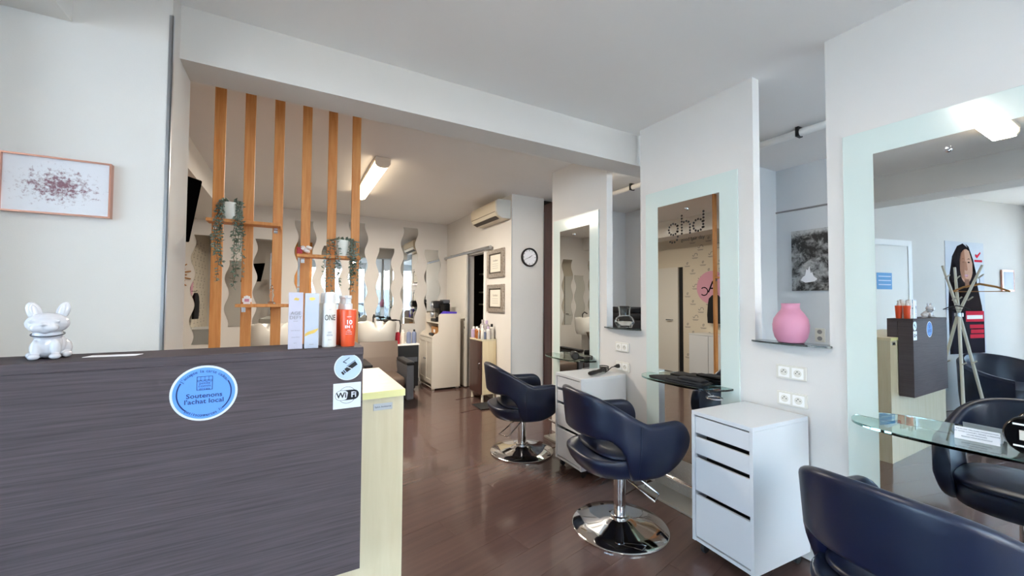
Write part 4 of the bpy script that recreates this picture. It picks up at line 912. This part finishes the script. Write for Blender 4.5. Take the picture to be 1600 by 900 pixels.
# television and sunburst on the left of the back room
t = thing('television', 'black television tilted down on a wall arm behind the left wall', 'television', (-.796, 3.097, 1.99))
b = B(); b.box(-.028, .0, -.37, .37, -.215, .215, .008); o = b.build('tv_body', 'tv_screen', t); o.rotation_euler = (0, math.radians(11.5), math.radians(-35))
s_ = B().box(0, .002, -.357, .357, -.198, .202).build('screen', 'tv_screen', o)
B().tube([(-.03, .02, 0), (-.08, .04, .06), (-.11, .06, .2), (-.11, .06, .525)], .02, 8).build('wall_arm', 'black', t, True)
t = thing('sunburst', 'brown wooden sunburst ornament at the left end of the back wall', 'wall ornament', (-1.47, 6.98, 1.72)); b = B()
for k in range(28):
    a = 2 * PI * k / 28; L_ = .24 if k % 2 else .19; b.tube([(.05 * math.cos(a), 0, .05 * math.sin(a)), (L_ * math.cos(a), -.01, L_ * math.sin(a))], .008, 5)
b.build('rays', 'tan_wood', t); B().lathe([(.07, 0), (.07, -.02), (.05, -.03)], 24, (0, 0, 0), 'y').build('centre_disc', 'tan_wood', t)

# logo wallpaper side wall (seen in the lettered mirror): printed marks, pink disc, door ajar
wl = bpy.data.objects['wall_back_left']; b = B()
def mark(b, y, z, s, kind):
    o = Vector((-1.6995, y, z)); xd = (0, 1, 0)
    for r0, a0, a1, cx in ((.9, .3, 3.6, -.5), (.55, 2.8, 6.6, .75)) if kind else ((.6, -.4, 2.6, -.1), (.5, 2.7, 5.6, .1)):
        A = [a0 + (a1 - a0) * k / 8 for k in range(9)]
        b.strip([(s * (cx + r0 * math.cos(q)), s * (r0 * math.sin(q) + .5)) for q in A], [(s * (cx + (r0 - .28) * math.cos(q)), s * ((r0 - .28) * math.sin(q) + .5)) for q in A], o, xd, Z, .0006)
    for zz, w_ in ((-.75, 1.5), (-1.05, 1.2)): b.prism([(-s * w_, s * zz), (s * w_, s * zz), (s * w_, s * (zz + .18)), (-s * w_, s * (zz + .18))], o, xd, Z, .0006)
k = 0
for iy in range(13):
    for iz in range(8):
        y = 3.0 + iy * .165 + (.05 if iz % 2 else 0); z = .35 + iz * .29 + (iy % 2) * .145; k += 1
        if y < 5.02: mark(b, y, z, .042, (iy + iz) % 2)
b.build('printed_marks', 'ink_grey', wl)
t = thing('pink_disc', 'pink round wall decal with a dark letter C on the logo wall', 'wall decal', (-1.699, 4.48, 1.64))
B().prism(circ(.30, 48), (0, 0, 0), Y, Z, .003).build('disc', 'pink_paint', t); b = B(); ringseg(b, .062, .082, .8, 5.5, Vector((.0035, .15, -.07)), Y, Z, .001); b.build('letter', 'poster_dark', t); text('letter', 'A', .3, (.004, -.02, .0), Y, Z, 'poster_dark', t)
t = thing('door_leaf', 'cream door leaf standing ajar at the end of the logo wall', 'door', (-1.69, 5.72, 0)); dl = B().box(0, .04, -.56, .3, .01, 2.05).build('leaf', 'door_paint', t); B().tube([(.04, -.44, 1.02), (.09, -.44, 1.02), (.09, -.32, 1.02)], .01, 8).build('handle', 'steel', dl, True); B().box(-.006, .0, -.64, -.56, .0, 2.05).build('dark_gap', 'black', t)
t = thing('hanging_jacket', 'black jacket hanging on a hook below the pink disc', 'jacket', (-1.62, 4.36, 1.0))
B().loft([[(.05 * s_ * math.cos(a), .14 * w_ * math.sin(a) + .01 * math.sin(6 * a), z) for a in [2 * PI * k / 24 for k in range(24)]] for z, s_, w_ in ((0, .9, 1.0), (.15, 1.1, 1.05), (.32, 1.1, .95), (.44, .9, .8), (.5, .5, .35))]).build('jacket_body', 'black_cloth', t, True); B().tube([(-.07, 0, .53), (.0, 0, .53), (.02, 0, .55)], .006, 6).build('hook', 'steel', t)
t = thing('low_cabinet', 'low white cabinet under the hanging jacket', 'cabinet', (-1.49, 4.3, 0)); B().box(-.185, .19, -.4, .35, .05, .80, .003).build('body', 'melamine', t); B().box(-.2, .2, -.41, .36, .80, .82, .003).build('top', 'melamine', t); B().box(-.17, .17, -.38, .33, 0, .05).build('plinth', 'ink_grey', t)
for y0, y1 in ((-.395, -.03), (-.02, .345)): B().box(.19, .206, y0, y1, .06, .79, .002).build('door', 'melamine', t)

# ------------------------------------------------------------------ entrance side, seen in the nearest mirror
def onw(s, z, d=.0): q = OA + OD * s + ON * d; return Vector((q.x, q.y, z))
NOD = -OD
struct(B().prism([(-.82, 0), (-.75, 0), (-.75, 2.09), (-.12, 2.09), (-.12, 0), (-.04, 0), (-.04, 2.16), (-.82, 2.16)], onw(0, 0, .018), NOD, Z, .001), 'trim_6', 'trim_white')
t = thing('entrance_door', 'white door with blue notice on the slanting wall', 'door', onw(.435, 0, .002)); ax = tuple(NOD)
q = B().prism([(-.315, .01), (.315, .01), (.315, 2.085), (-.315, 2.085)], (0, 0, 0), NOD, Z, .012).build('leaf', 'door_paint', t)
B().prism([(-.01, 1.55), (.26, 1.55), (.26, 1.75), (-.01, 1.75)], ON * .0125, NOD, Z, .002).build('blue_notice', 'sign_blue', q); b = B()
for k in range(3): b.prism([(.01, 1.60 + k * .05), (.23, 1.60 + k * .05), (.23, 1.612 + k * .05), (.01, 1.612 + k * .05)], ON * .0147, NOD, Z, .001)
b.build('notice_lines', 'sticker_pale', q)
b = B(); b.tube([ON * .012 + NOD * -.26 + Vector((0, 0, 1.02)), ON * .06 + NOD * -.26 + Vector((0, 0, 1.02)), ON * .06 + NOD * -.15 + Vector((0, 0, 1.02))], .01, 8); b.build('handle', 'steel', q, True)
# poster of a long haired woman: x to the right as seen facing the wall
t = thing('hair_poster', 'tall poster of a long dark haired face above red print bands', 'poster', onw(1.905, .72, .002)); xr_ = NOD   # facing the wall, +x = towards the room
pw2, ph2 = .41, 1.48
B().prism([(-pw2, 0), (pw2, 0), (pw2, ph2), (-pw2, ph2)], (0, 0, 0), xr_, Z, .003).build('sheet', 'poster_grey', t)
def flat(name, pts, m_, lay): return B().prism([(-u, v) for u, v in pts][::-1], ON * (.003 + lay * .001), xr_, Z, .0008).build(name, m_, t)
flat('hair', [(-.36, .0), (-.37, .6), (-.34, 1.0), (-.27, 1.28), (-.16, 1.42), (-.04, 1.46), (.07, 1.40), (.15, 1.25), (.24, .95), (.34, .62), (.38, .4), (.38, 0)], 'hair', 0)
flat('face', [(.02 + .145 * math.cos(a), 1.17 + .215 * math.sin(a) * (1.0 if math.sin(a) > 0 else 1.12)) for a in [2 * PI * k / 28 for k in range(28)]], 'skin', 1)
flat('cheek_shade', [(-.12, 1.24), (-.09, 1.33), (-.02, 1.38), (.0, 1.22), (-.02, 1.08), (.0, .96), (-.07, 1.0), (-.115, 1.10)], 'skin_dark', 2); flat('nose', [(.0, 1.22), (.025, 1.22), (.05, 1.11), (.02, 1.095), (-.01, 1.105)], 'skin_dark', 2); flat('lips', [(-.03, 1.035), (0, 1.05), (.02, 1.043), (.04, 1.05), (.065, 1.035), (.035, 1.01), (0, 1.01)], 'lip', 2)
for s, cx in ((-1, -.045), (1, .075)): flat('eye', [(cx - .03, 1.21), (cx, 1.222), (cx + .03, 1.21), (cx, 1.198)], 'hair', 2); flat('brow', [(cx - .04, 1.245), (cx, 1.262), (cx + .04, 1.25), (cx, 1.252)], 'hair', 2)
flat('hair_lock', [(-.16, 1.42), (-.04, 1.40), (-.10, 1.27), (-.115, 1.1), (-.08, .98), (-.03, .9), (-.05, .85), (-.2, .85), (-.22, 1.1)], 'hair', 2)
flat('neck', [(-.03, .99), (.08, .99), (.07, .88), (-.0, .86)], 'skin_dark', 1)
flat('hair_parting', [(.02, 1.455), (.09, 1.36), (.155, 1.2), (.15, 1.0), (.11, .88), (.22, .9), (.25, 1.0), (.17, 1.25), (.08, 1.42)], 'hair', 2)
flat('dark_band', [(-.30, 0), (.38, 0), (.38, .56), (-.30, .56)], 'poster_dark', 1)
flat('red_band', [(-.02, .42), (.37, .42), (.37, .56), (-.02, .56)], 'poster_red', 3); flat('white_band', [(0, .455), (.34, .455), (.34, .505), (0, .505)], 'paper', 4)
for k in range(3): flat('red_block', [(.06 + .02 * (k % 2), .20 + k * .065), (.36, .20 + k * .065), (.36, .25 + k * .065), (.06 + .02 * (k % 2), .25 + k * .065)], 'poster_red', 3)
flat('red_mark', [(.22, 1.30), (.26, 1.27), (.34, 1.34), (.33, 1.36), (.26, 1.31), (.23, 1.33)], 'poster_red', 1); flat('red_word', [(.2, 1.22), (.37, 1.22), (.37, 1.25), (.2, 1.25)], 'poster_red', 1)
t = thing('small_frame', 'small rose framed print to the right of the tall poster', 'picture', onw(2.83, 1.70, .002)); B().prism([(-.14, -.15), (.14, -.15), (.14, .15), (-.14, .15)], (0, 0, 0), NOD, Z, .02).build('frame', 'rose_gold', t); B().prism([(-.115, -.125), (.115, -.125), (.115, .125), (-.115, .125)], ON * .0202, NOD, Z, .001).build('print', 'poster_grey', t)
# coat stand with hangers
t = thing('coat_stand', 'pale wooden three legged coat stand with hangers', 'coat stand', (-1.55, 1.43, 0)); cz = 1.26
legs = [((.36, -.10), (-.30, .09)), ((-.34, -.14), (.20, .08)), ((.02, .26), (-.02, -.20))]
for (fx, fy), (tx, ty) in legs:
    l = B().tube([(fx, fy, 0), (0 + fx * .03, fy * .03, cz), (tx * .9, ty * .9, 1.80)], [.015, .014, .011], 10).build('leg', 'pale_wood', t, True)
    for z, k in ((1.66, .75), (1.42, .35), (.72, -.41)):
        bx, by = (tx * k, ty * k) if k > 0 else (fx * -k, fy * -k); B().tube([(bx, by, z), (bx + .07, by - .05, z + .035)], .007, 6).build('peg', 'pale_wood', l)
B().lathe([(.035, cz - .02), (.035, cz + .02)], 16).build('joint', 'steel', t)
def hanger(label, loc, rz, m_, size=1.0):
    t = thing('coat_hanger', label, 'hanger', loc, rz, 'coat hangers on the coat stand'); t.scale = (size, size, size)
    B().tube([(0, 0, 0), (-.12, 0, -.035), (-.21, 0, -.085)], [.012, .011, .009], 8).build('shoulder', m_, t, True); B().tube([(0, 0, 0), (.12, 0, -.035), (.21, 0, -.085)], [.012, .011, .009], 8).build('shoulder', m_, t, True); B().tube([(-.2, 0, -.083), (.2, 0, -.083)], .005, 6).build('bar', m_, t)
    B().tube([(0, 0, 0), (0, 0, .03)] + [(.02 + .02 * math.cos(PI - k * .45), 0, .05 + .02 * math.sin(PI - k * .45)) for k in range(9)], .0025, 6).build('hook', 'steel', t, True)
hanger('tan wooden hanger hooked on the coat stand top', (-1.70, 1.30, 1.60), math.radians(72), 'tan_wood'); hanger('black wire hanger low on the coat stand', (-1.44, 1.42, 1.36), math.radians(60), 'black', .5)
# waiting armchair
t = thing('waiting_armchair', 'navy black leather tub armchair behind the coat stand', 'armchair', (-2.42, 1.20, 0), math.radians(-50))
def sup2(a, bb, z, n=40): return [(a * math.copysign(abs(math.cos(q)) ** .7, math.cos(q)), bb * math.copysign(abs(math.sin(q)) ** .7, math.sin(q)), z) for q in [2 * PI * k / n for k in range(n)]]
B().loft([sup2(.34, .34, .08), sup2(.38, .38, .1), sup2(.39, .39, .36), sup2(.36, .36, .44), sup2(.2, .2, .45)]).build('seat', 'leather', t, True)
rg = []
for k in range(33):
    a = math.radians(40 + 280 * k / 32); bk = .5 - .5 * math.cos(a); zt = .52 + .24 * bk ** 1.2; c_, s_ = math.cos(a), math.sin(a)
    rg.append([((.36 + u) * c_, (.36 + u) * s_, z) for u, z in ((.06, .1), (.075, .3), (.085, zt - .03), (.06, zt), (.02, zt), (0, zt - .03), (0, .3), (0, .1))])
B().loft(rg).build('back', 'leather', t, True)
for u in (-.25, .25):
    for v in (-.25, .25): B().lathe([(.018, 0), (.024, .085)], 10, (u, v, 0)).build('leg', 'black', t)
t = thing('dried_pampas', 'tall dried pampas bundle in a dark vase at the window corner', 'dried plant', (-3.85, .62, 0)); random.seed(11); B().lathe([(.12, 0), (.15, .03), (.13, .5), (.1, .62), (.11, .66), (.09, .66), (.08, .6)], 24).build('vase_body', 'black', t, True); b = B(); b2 = B()
for k in range(14):
    a = random.uniform(0, 2 * PI); l = random.uniform(.7, 1.2); d = Vector((math.cos(a) * .22, math.sin(a) * .22, 1)).normalized(); p0 = Vector((0, 0, .5)); b2.tube([p0, p0 + d * l], .004, 4)
    for i in range(40): b.leaf(p0 + d * l * random.uniform(.6, 1.15), d + Vector((random.uniform(-.5, .5), random.uniform(-.5, .5), 0)), .09, .15)
o = b.build('plumes', 'bristle', t); o['kind'] = 'stuff'; b2.build('stalks', 'bristle', t)

# ------------------------------------------------------------------ side room contents
t = thing('park_photo', 'black and white park photograph on the side room wall', 'picture', (4.509, 2.0, 1.81)); B().box(-.02, 0, -.17, .152, -.305, .305).build('canvas', 'park_print', t); b = B(); b.prism([(-.07, -.20), (-.03, -.225), (.05, -.215), (.075, -.19), (.045, -.165), (.03, -.12), (.018, -.13), (.008, -.06), (-.006, -.1), (-.02, -.09), (-.03, -.15), (-.055, -.17)], (-.0205, 0, 0), (0, -1, 0), Z, .001); b.build('white_fountain', 'paper', t)
t = thing('side_socket', 'vertical double socket on the side room wall behind the pink vase', 'socket', (4.509, 1.918, 1.07)); B().box(-.012, 0, -.042, .042, -.066, .066, .003).build('cover_plate', 'socket_plastic', t)
for s in (-.032, .032): B().lathe([(.021, -.014), (.021, -.012)], 16, (0, 0, s), 'x').build('well', 'ink_grey', t)
t = thing('side_counter', 'white counter with dark cloth heap behind the clear glass vase', 'counter', (3.8, 3.75, 0)); B().box(-.35, .35, -.6, .5, 0, 1.04).build('body', 'melamine', t); B().box(-.36, .36, -.61, .51, 1.04, 1.06).build('top', 'melamine', t)
cloth_pile('cloth_heap', 'heap of dark navy cloths on the side room counter', 'cloth heap', (3.8, 3.72, 1.06), 0, [(.3, .45, .1, 0, 0), (.26, .4, .08, .02, -.03), (.2, .3, .07, -.02, .05)], 'black_cloth')
